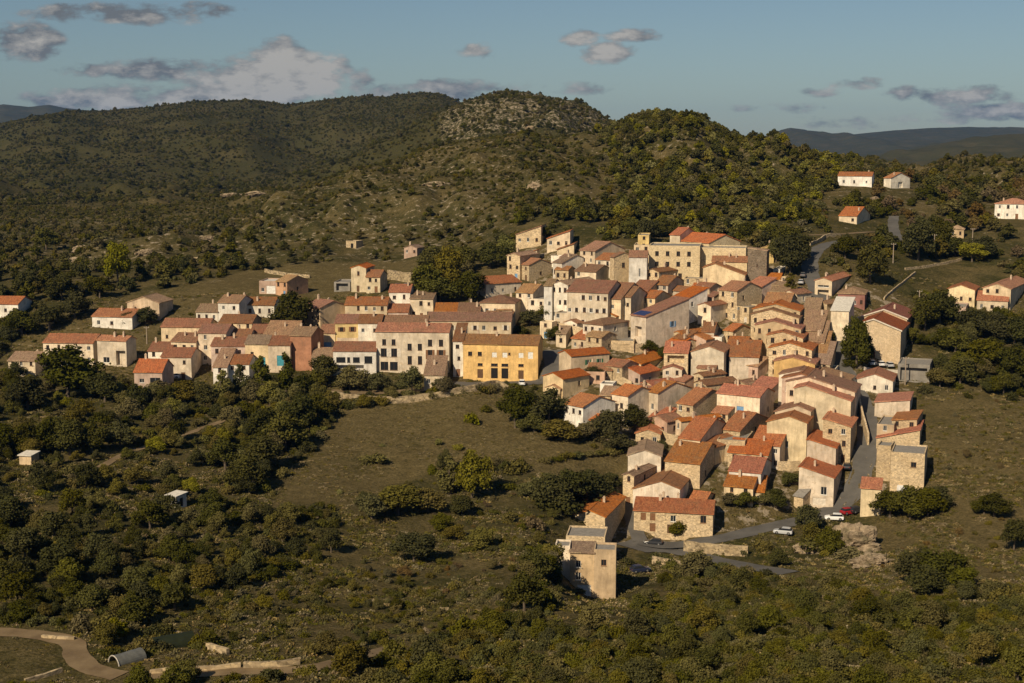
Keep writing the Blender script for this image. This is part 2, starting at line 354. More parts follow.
# ------------------------------------------------------------------ ground sheet
def in_poly(u, v, poly):
    u = np.asarray(u, float); v = np.asarray(v, float); ins = np.zeros(u.shape, bool); j = len(poly) - 1
    for i in range(len(poly)):
        (xi, yi), (xj, yj) = poly[i], poly[j]
        c = ((yi > v) != (yj > v)) & (u < (xj - xi) * (v - yi) / (yj - yi + 1e-9) + xi); ins ^= c; j = i
    return ins
FIELD = [(268,505),(345,410),(445,398),(500,392),(530,432),(600,452),(648,450),(625,478),(560,478),(500,462),(440,470),(340,508)]
GREENF = [(850,258),(1000,262),(1010,288),(930,292),(850,300)]
FARM = [(-40,640),(80,640),(110,683),(-40,683)]
VILL = [(515,243),(560,240),(640,246),(670,240),(745,242),(770,252),(800,275),(850,275),(912,300),(905,370),(925,420),(930,490),(880,515),(800,510),(720,545),(625,545),(560,600),(545,540),(620,500),(620,450),(560,425),(535,380),(545,330),(480,320),(470,270)]
LVILL = [(0,350),(40,330),(90,305),(160,290),(260,270),(320,262),(420,262),(470,300),(545,330),(540,380),(450,388),(330,388),(300,368),(210,385),(120,382),(40,370)]
SLOPE = [(880,400),(1040,400),(1060,590),(900,600),(800,575),(880,520),(930,490)]
def build_ground():
    me = bpy.data.meshes.new('ground')
    co = np.stack([GX, GY, GZ], -1).reshape(-1, 3).astype(np.float32)
    me.vertices.add(len(co)); me.vertices.foreach_set('co', co.ravel())
    i = np.arange((NR - 1) * NC).reshape(NR - 1, NC)[:, :-1].ravel()
    q4 = np.stack([i, i + 1, i + NC + 1, i + NC], -1)
    me.loops.add(q4.size); me.loops.foreach_set('vertex_index', q4.ravel().astype(np.int32))
    me.polygons.add(len(q4)); me.polygons.foreach_set('loop_start', (np.arange(len(q4)) * 4).astype(np.int32)); me.polygons.foreach_set('loop_total', np.full(len(q4), 4, np.int32))
    me.update(calc_edges=True); me.polygons.foreach_set('use_smooth', np.ones(len(q4), bool))
    x, y, z = co[:, 0], co[:, 1], co[:, 2]; u, v = proj(x, np.maximum(y, 60), z)
    dry = np.full(len(x), .42); rock = np.full(len(x), .30)
    dry[in_poly(u, v, FIELD)] = .85; rock[in_poly(u, v, FIELD)] = 0
    dry[in_poly(u, v, GREENF)] = .45; rock[in_poly(u, v, GREENF)] = .05
    dry[in_poly(u, v, FARM)] = .5; rock[in_poly(u, v, FARM)] = 0
    dry[in_poly(u, v, SLOPE)] = .85; rock[in_poly(u, v, SLOPE)] = .1
    vm = in_poly(u, v, VILL); dry[vm | in_poly(u, v, LVILL)] = .8; rock[vm & (u > 520)] = .58
    low = (v > 505) & (u < 560) & (y < 330); dry[low & ~in_poly(u, v, FARM)] = .5; rock[low] = .12
    hill = (y > 560) & (y < 1000) & (u > 330); rock[hill] = .42; dry[hill] = .5
    rock[(y > 1200) & (y < 1800) & (u > 440) & (u < 640)] = .60
    rock[(y > 1800)] = .22; dry[y > 1150] = .0; rock[(y > 1150) & (u < 420)] = .12; dry[y > 3800] = .05; rock[y > 3800] = 0  # low dry also puts the far hills' cloud shade into their ground colour
    rk2 = (y > 520) & (y < 900) & (u < 520); rock[rk2] = .45
    for nm, a in (('dry', dry), ('rock', rock)):
        g = a.reshape(NR, NC)
        for _ in range(3):
            g[1:-1, 1:-1] = (g[1:-1, 1:-1] * 2 + g[:-2, 1:-1] + g[2:, 1:-1] + g[1:-1, :-2] + g[1:-1, 2:]) / 6
        at = me.attributes.new(nm, 'FLOAT', 'POINT'); at.data.foreach_set('value', g.ravel().astype(np.float32))
    o = link('ground', me, M['ground']); tag(o, kind='structure')
build_ground()
for nm, (w, m, r) in road_pts.items():
    mb = MB(); k = 5; rows = []
    for i in range(len(r)):
        d = r[min(i + 1, len(r) - 1)] - r[max(i - 1, 0)]; nx, ny = -d[1], d[0]; L = math.hypot(nx, ny) or 1; row = []
        ww = w * (1 + .06 * math.sin(i * .7) + .04 * math.sin(i * 1.9))
        for j in range(k):
            s = (j / (k - 1) - .5) * ww; x, y = r[i][0] + nx / L * s, r[i][1] + ny / L * s
            row.append((x, y, max(float(gz(x, y)), r[i][2] - .05) + .10))
        rows.append(row)
    for i in range(len(rows) - 1):
        for j in range(k - 1): mb.poly([rows[i][j], rows[i][j + 1], rows[i + 1][j + 1], rows[i + 1][j]][::-1])
    o = mb.build(nm, M[m], merge=True, smooth=True); tag(o, kind='structure')
    for f in o.data.polygons: pass
# ------------------------------------------------------------------ houses
_win = {}
def win_mesh(kind, w, h, c):
    key = (kind, round(w, 1), round(h, 1), c)
    if key in _win: return _win[key]
    mb = MB(); t = .07
    if kind == 'frame':
        mb.box(-w/2, -w/2+t, .1, .16, 0, h); mb.box(w/2-t, w/2, .1, .16, 0, h); mb.box(-w/2+t, w/2-t, .1, .16, 0, t); mb.box(-w/2+t, w/2-t, .1, .16, h-t, h)
        mb.box(-.03, .03, .105, .155, t, h-t)
        mb.box(-w/2-.1, w/2+.1, -.07, -.002, -.1, -.01)
    elif kind == 'pane': mb.poly([(-w/2, .13, 0), (w/2, .13, 0), (w/2, .13, h), (-w/2, .13, h)])
    elif kind == 'shutter':
        mb.box(-.26*w, .26*w, -.06, -.015, 0, h)
        for i in range(3): mb.box(-.22*w, .22*w, -.075, -.061, h*(.12+.3*i), h*(.12+.3*i)+.08)
    elif kind == 'door':
        mb.box(-w/2, w/2, .1, .16, 0, h); mb.box(-w/2+.12, w/2-.12, .085, .099, h*.1, h*.45); mb.box(-w/2+.12, w/2-.12, .085, .099, h*.52, h*.92)
    me = mb.mesh(kind); me.materials.append(M[c]); _win[key] = me; return me

def wall_face(mb, P0, ex, nrm, L, zb, top, openings):
    """one wall: P0 the left end, ex along it, top = [(s, z)] profile, openings = (s0, s1, z0, z1, depth)"""
    zr = min(z for _, z in top)
    def pt(s, z, d=0): return (P0[0] + ex[0]*s - nrm[0]*d, P0[1] + ex[1]*s - nrm[1]*d, z)
    S = sorted({0, L} | {o[0] for o in openings} | {o[1] for o in openings}); Z = sorted({zb, zr} | {o[2] for o in openings} | {o[3] for o in openings})
    for i in range(len(S) - 1):
        for j in range(len(Z) - 1):
            sm, zm = (S[i] + S[i+1]) / 2, (Z[j] + Z[j+1]) / 2
            if any(o[0] < sm < o[1] and o[2] < zm < o[3] for o in openings): continue
            mb.poly([pt(S[i], Z[j]), pt(S[i+1], Z[j]), pt(S[i+1], Z[j+1]), pt(S[i], Z[j+1])])
    up = [(s, z) for s, z in top]
    if max(z for _, z in up) > zr + .01:
        pl = [pt(0, zr), pt(L, zr)] + [pt(s, z) for s, z in reversed(up) if z > zr + .005]
        if len(pl) >= 3: mb.poly(pl)
    for s0, s1, z0, z1, d in openings:
        mb.poly([pt(s0, z0), pt(s0, z1), pt(s0, z1, d), pt(s0, z0, d)][::-1]); mb.poly([pt(s1, z0), pt(s1, z0, d), pt(s1, z1, d), pt(s1, z1)][::-1])
        mb.poly([pt(s0, z0), pt(s0, z0, d), pt(s1, z0, d), pt(s1, z0)][::-1]); mb.poly([pt(s0, z1), pt(s1, z1), pt(s1, z1, d), pt(s0, z1, d)][::-1])
        mb.poly([pt(s0, z0, d), pt(s1, z0, d), pt(s1, z1, d), pt(s0, z1, d)])

HOUSES = []; FOOT = []
WN = dict(c='cream', w='white', l='pale cream', b='beige', p='pinkish', q='peach', y='ochre yellow', Y='yellow', n='tan', k='brick orange', K='orange', C='bright cream', g='grey', m='dark red', s='rubble stone', S='pale stone', T='dark stone', N='pebbly beige')
RN = dict(o='bright orange', O='orange', r='reddish brown', R='deep red', d='dark brown', g='greyish brown', t='tan', T='pinkish tan', u='ochre orange', f='straw coloured', i='rust red', x='grey', w='whitish')
TN = dict(A='pitched roof', B='gabled roof', mF='lean-to roof', mK='lean-to roof', mL='sloping roof', mR='sloping roof', H='hipped roof', F='flat roof')

def H(uL, uC, uR, vC, h, th, roof, wall, rcol='r', wa=None, wb=None, sh=None, L=None, lm=None, Y=None, D=None, rf=.5, k=.34, cw=(), ch=None, name='house', cat='house', W=None, door=True, base=None, fr=None, thick=.16, ov=.32):
    rng = random.Random(int(uL * 31 + vC * 17 + uC)); small = th < 14
    if small and uC > 690: th += math.degrees(math.atan((uC - 512) / F)) * .9
    if Y is None: C = hit(uC, vC, h)
    else:
        C = at_depth(uC, vC, Y); h = C[2] - float(gz(C[0], C[1]))
    t = R(th); a = np.array([-math.cos(t), math.sin(t)]); b = np.array([math.sin(t), math.cos(t)]); d0 = C[1]*CP - C[2]*SP
    def ext(u, dr):
        g = (u - 512) / F; den = dr[0] - g * dr[1] * CP
        return (g * d0 - C[0]) / den if abs(den) > 1e-6 else 8
    if W is None: W = min(max(ext(uL, a), 2.2), 45)
    Dn = D is None
    if D is None: D = min(max(ext(uR, b), 3.0), 26) if not small else 10.5
    if Dn and uC > 520: D *= 1.2
    g0 = C[2] - h
    ctr = C[:2] + a * W / 2 + b * D / 2
    gs = [float(gz(*(C[:2] + a*W*i + b*D*j))) for i in (0, .5, 1) for j in (0, .5, 1)]
    zb = min(gs) - g0 - .6
    e = empty(name, (ctr[0], ctr[1], g0), -t)
    x0, x1, y0, y1 = -W/2, W/2, -D/2, D/2
    # roof planes -----------------------------------------------------
    yr = y0 + rf * D; xr = x1 - (1 - rf) * W; o_, go = ov, .22; planes = []
    if roof == 'A':
        top = lambda x, y: h + k * (y - y0 if y <= yr else (yr - y0) - (y - yr))
        planes = [([(x0-go, y0-o_), (x1+go, y0-o_), (x1+go, yr), (x0-go, yr)], lambda x, y: h + k*(y-y0), 0), ([(x0-go, yr), (x1+go, yr), (x1+go, y1+o_), (x0-go, y1+o_)], lambda x, y: h + k*(2*yr-y0-y), 0)]
    elif roof == 'B':
        top = lambda x, y: h + k * (x1 - x if x >= xr else (x1 - xr) - (xr - x))
        planes = [([(xr, y0-go), (x1+o_, y0-go), (x1+o_, y1+go), (xr, y1+go)], lambda x, y: h + k*(x1-x), 1), ([(x0-o_, y0-go), (xr, y0-go), (xr, y1+go), (x0-o_, y1+go)], lambda x, y: h + k*(x1-2*xr+x), 1)]
    elif roof in ('mF', 'mK', 'mL', 'mR'):
        fn = {'mF': lambda x, y: h + k*(y-y0), 'mK': lambda x, y: h - k*(y-y0), 'mL': lambda x, y: h - k*(x1-x), 'mR': lambda x, y: h + k*(x1-x)}[roof]; top = fn
        planes = [([(x0-go, y0-o_), (x1+go, y0-o_), (x1+go, y1+o_), (x0-go, y1+o_)], fn, 0 if roof in ('mF', 'mK') else 1)]
    elif roof == 'H':
        top = lambda x, y: h
        r = min(W, D) / 2 + o_; X0, X1, Y0, Y1 = x0-o_, x1+o_, y0-o_, y1+o_; z_ = h - k*o_
        if W >= D: ra, rb = (X0+r, 0), (X1-r, 0)
        else: ra, rb = (0, Y0+r), (0, Y1-r)
        fF = lambda x, y: z_ + k*(y-Y0); fB = lambda x, y: z_ + k*(Y1-y); fL = lambda x, y: z_ + k*(x-X0); fR = lambda x, y: z_ + k*(X1-x)
        if W >= D: planes = [([(X0,Y0),(X1,Y0),rb,ra], fF, 0), ([ra,rb,(X1,Y1),(X0,Y1)], fB, 0), ([(X0,Y0),ra,(X0,Y1)], fL, 1), ([(X1,Y0),(X1,Y1),rb], fR, 1)]
        else: planes = [([(X0,Y0),(X1,Y0),ra], fF, 0), ([rb,(X1,Y1),(X0,Y1)], fB, 0), ([(X0,Y0),ra,rb,(X0,Y1)], fL, 1), ([(X1,Y0),(X1,Y1),rb,ra], fR, 1)]
    else:
        top = lambda x, y: h
    rm = MB()
    if planes:
        for pl, fz, ax in planes:
            tp = [(x, y, fz(x, y) + thick) for x, y in pl]; bt = [(x, y, fz(x, y) - .03) for x, y in pl]
            uvp = [((x, y * 1.04) if ax == 0 else (y, x * 1.04)) for x, y in pl]
            rm.poly(tp, uvp); rm.poly(bt[::-1])
            for i in range(len(pl)):
                j = (i + 1) % len(pl); rm.poly([tp[i], bt[i], bt[j], tp[j]], [(0, 0), (0, .2), (1, .2), (1, 0)])
            if ax == 0 and roof == 'A' and pl[0][1] < yr - .01 or ax == 1 and roof == 'B' and pl[0][0] == xr: pass
        if roof == 'A': rm.tube([(x0-go, yr, h + k*(yr-y0) + thick - .02), (x1+go, yr, h + k*(yr-y0) + thick - .02)], [.13, .13], 6)
        if roof == 'B': rm.tube([(xr, y0-go, h + k*(x1-xr) + thick - .02), (xr, y1+go, h + k*(x1-xr) + thick - .02)], [.13, .13], 6)
    else:
        rm.box(x0+.25, x1-.25, y0+.25, y1-.25, h-.5, h-.35)
    # openings --------------------------------------------------------
    ops = {'a': [], 'b': []}; kids = []
    def auto(face, spec, Lf, zr):
        n, m = spec
        if n <= 0 or m <= 0: return
        fh = max(zr, 2.4) / m
        for r_ in range(m):
            for c_ in range(n):
                if fr is None and rng.random() < .12 and n * m > 2: continue
                s = Lf * (c_ + .5) / n + (rng.uniform(-.25, .25) if fr is None else 0)
                w = min(rng.choice((.8, .9, 1.0)), Lf / n * .6); hh = min(rng.choice((1.1, 1.3, 1.45)), fh * .55)
                if r_ == 0 and door and face == 'a' and c_ == n // 2 and m > 1: kids.append((face, s, 0.02, w + .15, min(2.1, fh * .8), 'door', rng.choice(('brown', 'wood', 'wood', 'pale', 'blue')), None))
                else: kids.append((face, s, r_ * fh + fh * .36, w, hh, 'win', None, sh if sh and rng.random() < .75 else None))
    prof_a = [(0, top(x0, y0)), (W, top(x1, y0))]; prof_b = [(0, top(x1, y0)), (D, top(x1, y1))]
    if roof == 'B': prof_a.insert(1, (xr - x0, top(xr, y0)))
    if roof == 'A': prof_b.insert(1, (yr - y0, top(x1, yr)))
    za, zb_ = min(p[1] for p in prof_a), min(p[1] for p in prof_b)
    if not cw:
        if wa is None: wa = (max(1, int(round(W / 2.8))), max(1, int(round(za / 2.75))))
        if wb is None: wb = ((1, max(1, int(zb_ / 3.4))) if rng.random() < .55 else (0, 0)) if th > 26 else (0, 0)
    if wa: auto('a', wa, W, za)
    if wb: auto('b', wb, D, zb_)
    for c in cw:
        f_, fr_, z_s, w, hh, kd = c[:6]; kids.append((f_, fr_ * (W if f_ == 'a' else D), z_s, w, hh, kd, c[6] if len(c) > 6 else None, c[7] if len(c) > 7 else None))
    good = []
    for kd in kids:
        f_, s, zs, w, hh, kind, c, s_ = kd; Lf, zr = (W, za) if f_ == 'a' else (D, zb_)
        gl = (float(gz(*(C[:2] + a * (W - s)))) if f_ == 'a' else float(gz(*(C[:2] + b * s)))) - g0
        if s - w/2 < .2 or s + w/2 > Lf - .2 or zs + hh > zr - .12: continue
        if kind == 'win' and zs < gl + .3: continue
        if kind == 'door' and f_ == 'b': zs = max(zs, gl)
        if any(o[0] < s + w/2 + .1 and o[1] > s - w/2 - .1 and o[2] < zs + hh + .1 and o[3] > zs - .1 for o in ops[f_]): continue
        dep = {'open': 1.3, 'arch': .5}.get(kind, .17); ops[f_].append((s - w/2, s + w/2, zs, zs + hh, dep)); good.append((f_, s, zs, w, hh, kind, c, s_))
    wm = MB()
    wall_face(wm, (x0, y0), (1, 0), (0, -1), W, zb, prof_a, ops['a'])
    wall_face(wm, (x1, y0), (0, 1), (1, 0), D, zb, prof_b, ops['b'])
    pc = [(0, top(x1, y1)), (W, top(x0, y1))]; pd = [(0, top(x0, y1)), (D, top(x0, y0))]
    if roof == 'B': pc.insert(1, (x1 - xr, top(xr, y1)))
    if roof == 'A': pd.insert(1, (y1 - yr, top(x0, yr)))
    wall_face(wm, (x1, y1), (-1, 0), (0, 1), W, zb, pc, []); wall_face(wm, (x0, y1), (0, -1), (-1, 0), D, zb, pd, [])
    if not planes:      # parapet thickness
        q = .25
        wm.poly([(x0,y0,h),(x1,y0,h),(x1-q,y0+q,h),(x0+q,y0+q,h)]); wm.poly([(x1,y0,h),(x1,y1,h),(x1-q,y1-q,h),(x1-q,y0+q,h)]); wm.poly([(x1,y1,h),(x0,y1,h),(x0+q,y1-q,h),(x1-q,y1-q,h)]); wm.poly([(x0,y1,h),(x0,y0,h),(x0+q,y0+q,h),(x0+q,y1-q,h)])
        wm.poly([(x0+q,y0+q,h),(x1-q,y0+q,h),(x1-q,y0+q,h-.5),(x0+q,y0+q,h-.5)]); wm.poly([(x1-q,y0+q,h),(x1-q,y1-q,h),(x1-q,y1-q,h-.5),(x1-q,y0+q,h-.5)]); wm.poly([(x1-q,y1-q,h),(x0+q,y1-q,h),(x0+q,y1-q,h-.5),(x1-q,y1-q,h-.5)]); wm.poly([(x0+q,y1-q,h),(x0+q,y0+q,h),(x0+q,y0+q,h-.5),(x0+q,y1-q,h-.5)])
    if not L and wall in 'bcn' and uC > 500 and 255 < vC < 500 and rng.random() < .34: wall = 's'
    wo = wm.build('wall', WALL[wall], e)
    ro = rm.build('roof' if planes else 'flat_roof', ROOF[rcol if planes else 'w' if rcol == 'w' else 'x'], e)
    for f_, s, zs, w, hh, kind, c, s_ in good:
        if kind in ('open', 'arch'): continue
        loc = (x0 + s, y0, zs) if f_ == 'a' else (x1, y0 + s, zs); rz = 0 if f_ == 'a' else math.pi / 2
        if kind == 'win':
            o = link('window', win_mesh('frame', w, hh, c or rng.choice(('white', 'wood', 'brown'))), None, e, loc); o.rotation_euler.z = rz
            link('pane', win_mesh('pane', w, hh, 'glass'), None, o)
            if s_:
                for q in (-1, 1): link('shutter', win_mesh('shutter', w, hh, s_), None, o, (q * w * .78, 0, 0))
        elif kind == 'shut':
            o = link('shutter', win_mesh('door', w, hh, c or 'pale'), None, e, loc); o.rotation_euler.z = rz
        else:
            o = link('garage_door' if kind == 'garage' else 'door', win_mesh('door', w, hh, c or 'wood'), None, e, loc); o.rotation_euler.z = rz
    if planes:
        nch = ch if ch is not None else rng.choice((0, 0, 1, 1, 2))
        for i in range(nch):
            cx, cy = rng.uniform(x0*.8, x1*.8), rng.uniform(y0*.5, y1*.6)
            if roof == 'H': zt = h + k * min(cx-x0, x1-cx, cy-y0, y1-cy)
            else: zt = top(cx, cy)
            cm = MB(); s1, s2 = rng.uniform(.22, .32), rng.uniform(.22, .4); hh = rng.uniform(.9, 1.5)
            cm.box(cx-s1, cx+s1, cy-s2, cy+s2, zt-.1, zt+hh); cm.box(cx-s1-.06, cx+s1+.06, cy-s2-.06, cy+s2+.06, zt+hh+.002, zt+hh+.1); cm.box(cx-.14, cx+.14, cy-.14, cy+.14, zt+hh+.102, zt+hh+.35)
            cm.build('chimney', M['chim'], ro)
    cu, cv = proj(ctr[0] , ctr[1], g0 + h * .6)
    HOUSES.append(dict(o=e, u=float(cu), v=float(cv), wall=WN[wall], roof=RN[rcol], rt=TN[roof], L=L, lm=lm, cat=cat, sh=sh, area=W * h, W=W, h=h, C=C, D=D, z0=g0, roofo=ro, fl=roof == 'F'))
    FOOT.append((ctr[0], ctr[1], math.hypot(W, D) / 2 * .8)); e['category'] = cat
    return HOUSES[-1]

# ---- castle and upper village
W2 = [('a', .16+.165*i*1.27, z, 1.15, 1.5, 'win', 'wood') for i in range(4) for z in (4.4, 7.7)]
castle = H(649,700,704,246,11,3,'F','S',cw=W2+[('a',.42,.6,1.3,1.6,'win'),('a',.62,.7,1.2,1.5,'win')],D=16,L='long pale stone castle with two rows of four windows at the village top',lm='the castle',name='castle',cat='castle')
CY = float(castle['C'][1])
H(700,746,748,248,9,3,'F','S',cw=[('a',.3,5,.9,1.2,'win')],D=12,Y=CY+1.5,L='plain pale stone castle wing, right of the windowed castle front',name='castle_wing',cat='castle')
H(677,709,735,243,9,54,'A','S','o',Y=CY+14,cw=[('b',.8,6,1.4,2.2,'door','dark')],k=.34,L='pale upper castle building under a big bright orange roof',lm='the upper castle building')
H(670,680,694,235,9,35,'A','c','o',Y=CY+24,cw=[('a',.5,2,.5,.8,'win')])
H(712,747,750,262,6,3,'A','S','i',wa=(0,0),Y=CY-3,D=8)
H(703,745,748,275,6,5,'B','c','i',rf=.28,k=.36,D=9,Y=CY-13,wa=(3,1))
tower = H(748,767,772,251,13,8,'mR','T','t',k=.12,cw=[('a',.5,8,.4,.8,'win')],D=6,ch=0,L='tall dark stone ruined tower at the right end of the castle',lm='the ruined tower',name='ruined_tower',cat='tower',ov=-.3)
H(629,647,649,257,8,8,'A','w','r',cw=[('a',.6,3.6,.6,2.6,'win')],D=9,L='tall bright white house left of the castle with one tall window',lm='the tall white house',Y=CY-6)
H(638,649,651,235,4.5,8,'F','Y',Y=CY+25)
H(634,650,652,245,4,8,'F','c',Y=CY+18)
H(646,659,674,272,5,40,'B','b','d'); H(654,668,682,285,5,30,'A','b','d'); H(630,648,664,291,5,30,'A','b','r'); H(640,655,668,298,5,35,'A','c','i')
H(684,722,726,279,5,5,'F','s'); H(762,774,777,248,5,10,'H','Y','f'); H(773,780,782,269,3.5,10,'F','w'); H(767,784,786,280,4,5,'F','s')
# ---- upper left cluster
H(516,541,544,226,7,10,'mL','s','r',L='rubble stone house highest on the upper left edge of the village',lm='the highest stone house')
H(547,570,573,231,6,8,'mL','c','O'); H(557,574,577,244,4,8,'mL','c','r'); H(517,537,539,250,4.5,10,'mL','c','r',D=6)
H(507,520,538,256,8,30,'B','s','t'); H(517,529,548,265,5.5,50,'A','b','i')
H(468,486,521,284,4.5,55,'B','c','o',wb=(3,1),L='low cream house with a big bright orange roof, left edge of upper village',lm='the big orange roof')
H(553,562,587,263,6,50,'A','w','g',wa=(2,1),L='white narrow house with two dark windows and a long blank side gable',lm='the white gable house')
H(560,572,580,258,4,40,'A','c','d'); H(551,560,566,256,4,40,'F','l')
H(580,595,620,251,7,45,'A','b','r'); H(596,611,624,260,6,35,'A','l','O'); H(610,614,630,257,10,60,'A','b','r',cw=[('b',.5,6.5,1.2,1.6,'win')])
H(575,596,610,272,5,35,'A','l','d')
H(544,552,560,286,11,20,'A','w','g',wa=(2,3)); H(552,568,592,285,11,35,'B','w','t',wa=(3,3))
H(567,608,622,293,11,22,'A','c','r',wa=(6,3),sh='pale',L='tall long cream row house with three window rows, centre of the village',lm='the tall cream row')
H(606,621,642,299,9,25,'A','c','d',wa=(3,2)); H(619,631,644,297,9,25,'A','c','d',wa=(2,2))
H(480,515,522,303,7,10,'H','c','d',cw=[('a',.8,3.6,2.6,1.6,'open'),('a',.2,3.6,1,1.6,'win','white','pale'),('a',.45,3.6,1,1.6,'win','white','pale'),('a',.3,.6,1,1.6,'win')],L='cream house with dark hipped roof and a shaded loggia at its right corner',lm='the loggia house')
H(516,533,546,293,7,25,'A','c','t'); H(528,545,548,299,6,12,'F','c'); H(484,511,514,319,4.5,10,'A','l','d'); H(555,570,577,313,5,20,'F','c')
H(583,603,624,325,7,42,'H','l','d',wa=(3,2),sh='pale')
# ---- lower left of the dense village
H(559,571,603,356,6,62,'B','b','o',cw=[('b',.45,3.2,1,1.4,'win','white','green'),('b',.75,3.2,1,1.4,'win','white','green')],L='beige house with green shutters under a rising orange roof',lm='the green shutter house')
H(543,563,585,379,5.5,45,'B','c','o',cw=[('b',.62,3,.9,1.3,'win','wood'),('b',.62,.3,1.3,1.9,'door','redp')],L='cream house with a red side door and bright orange roof',lm='the red door house')
H(545,560,572,389,3,35,'B','c','u'); H(564,583,610,407,6.5,48,'A','w','O',wa=(3,2),wb=(0,0),L='white long-sided house with pinkish orange roof, lowest by the dry field',lm='the white field house')
H(584,592,605,420,3,45,'A','c','O'); H(600,613,616,384,4,15,'F','w'); H(600,616,620,396,4.5,20,'mF','s','t')
H(612,628,650,396,8,45,'A','c','o',cw=[('a',.6,4.5,1,1.4,'win','wood'),('a',.4,1.2,.9,1.2,'win')]); H(641,652,673,385,4,50,'B','c','o')
H(647,658,686,393,8,50,'A','b','u',cw=[('b',.5,1.5,1.1,2.2,'door','redp'),('a',.5,3.5,.9,1.5,'win','white'),('a',.5,1,.9,1.5,'win','white')])
H(617,641,667,364,4,30,'B','s','o'); H(617,640,657,374,4,40,'B','p','O')
H(664,688,701,353,8,12,'A','s','o',cw=[('a',.5,5.2,4.6,2.0,'open'),('a',.6,1.6,.9,1.4,'win'),('a',.3,1.8,.7,1,'win')],L='stone house with a dark open loggia under a bright orange roof',lm='the orange loggia house')
H(691,724,729,352,9,10,'B','C','r',wa=(0,0),rf=.55); 
H(631,646,682,317,10,55,'mF','b','r',k=.26,cw=[('a',.5,4,3,3,'open'),('b',.62,6.5,1.1,1.6,'win','blue','blue')],L='large blank beige barn-like house with solar panels low on its red roof',lm='the solar panel house')
H(672,687,704,299,7.5,55,'mF','w','o',wb=(2,2)); H(673,682,703,334,3.5,50,'B','b','O')
H(698,711,726,306,6.5,40,'B','l','r',wa=(1,2)); H(719,737,758,291,9,45,'A','n','i',wb=(2,2)); H(724,733,748,331,4,45,'A','c','O')
H(702,714,718,332,4,15,'A','c','r'); H(711,722,724,337,3.5,10,'F','w'); H(726,745,752,348,5,20,'A','c','i')
H(729,759,763,357,6,14,'A','b','r',wa=(0,0)); H(697,715,731,369,5,25,'A','c','d')
H(694,703,722,376,6,55,'B','b','d'); H(694,706,733,385,7,58,'B','c','d')
H(717,760,790,397,8.5,32,'A','c','o',cw=[('a',.55,3.2,1.9,2.4,'door','blue'),('a',.35,3.2,1.2,2,'door','blue'),('a',.75,3.2,1,1.5,'win'),('a',.85,.3,1,2,'door','wood'),('b',.6,4,.8,1.2,'win')],ch=2,D=9.5,L='cream house with a bright blue door on its upper floor, orange roof',lm='the blue door house')
H(677,693,724,405,6,42,'A','c','O'); H(678,681,714,421,6.5,60,'B','q','o'); H(712,728,740,414,4.5,35,'A','c','O')
H(679,700,726,440,7,30,'A','c','O',wa=(4,2),sh='white'); H(722,740,766,431,5,35,'A','s','r',cw=[('b',.5,.6,1.1,2.4,'door','dark')])
H(690,715,741,447,4.5,45,'B','c','r'); H(717,745,749,441,6,10,'F','s',wa=(1,1))
H(628,661,667,456,6.5,8,'B','l','T',wa=(1,1),L='pale cream gable house with pinkish roof, left edge above the long stone house',lm='the pink roof gable')
H(665,700,719,464,6,25,'A','c','i',wa=(0,0),wb=(2,1)); H(623,634,652,476,7,30,'B','s','T'); H(633,680,697,489,6.5,18,'B','l','d',rf=.6,wa=(0,0))
LONG = H(634,713,718,514,5.1,4,'A','s','O',k=.34,cw=[('a',.12,2.9,1.2,1.7,'shut','brown'),('a',.24,2.9,1.2,1.7,'shut','brown'),('a',.24,.4,1.3,1.9,'door','brown'),('a',.88,2.9,1.3,1.7,'win','brown'),('a',.5,2.9,1.2,1.4,'win'),('a',.46,.2,1.2,2,'door','wood')],ch=3,D=10,L='long rubble stone house with orange roof and three chimneys beside the road fork',lm='the long stone house')
H(688,704,714,504,7,25,'A','s','o',wa=(0,0),Y=float(LONG['C'][1])+9,ch=0)
H(574,605,622,517,7,18,'B','s','o',cw=[('a',.25,.8,3.2,4,'open'),('a',.82,2.2,1.2,2.4,'door','dark')],rf=.5,ch=2,L='stone house with orange gabled roof standing above the tan block house',lm='the orange gable house')
H(570,594,595,553,9.0,6,'mF','n','T',cw=[('a',.35,6.1,1,1.3,'win','white'),('a',.35,3.6,1,1.5,'win','white'),('a',.6,.3,2.6,2.4,'garage','white')],D=5,k=.12,L='tall tan house with white garage door, lowest house of the village',lm='the tan block house',name='tan_house',ch=0)
TY = float(HOUSES[-1]['C'][1])
H(555,570,571,546,8.7,6,'F','c',cw=[('a',.4,4.8,.9,1,'win'),('a',.8,6.6,.6,.8,'win')],Y=TY+1.5,D=4.5); H(594,616,624,550,9.5,6,'F','n',cw=[('a',.45,6.4,1,1.2,'win'),('a',.2,3.4,1.3,2,'win','redp')],Y=TY-.5,D=5)
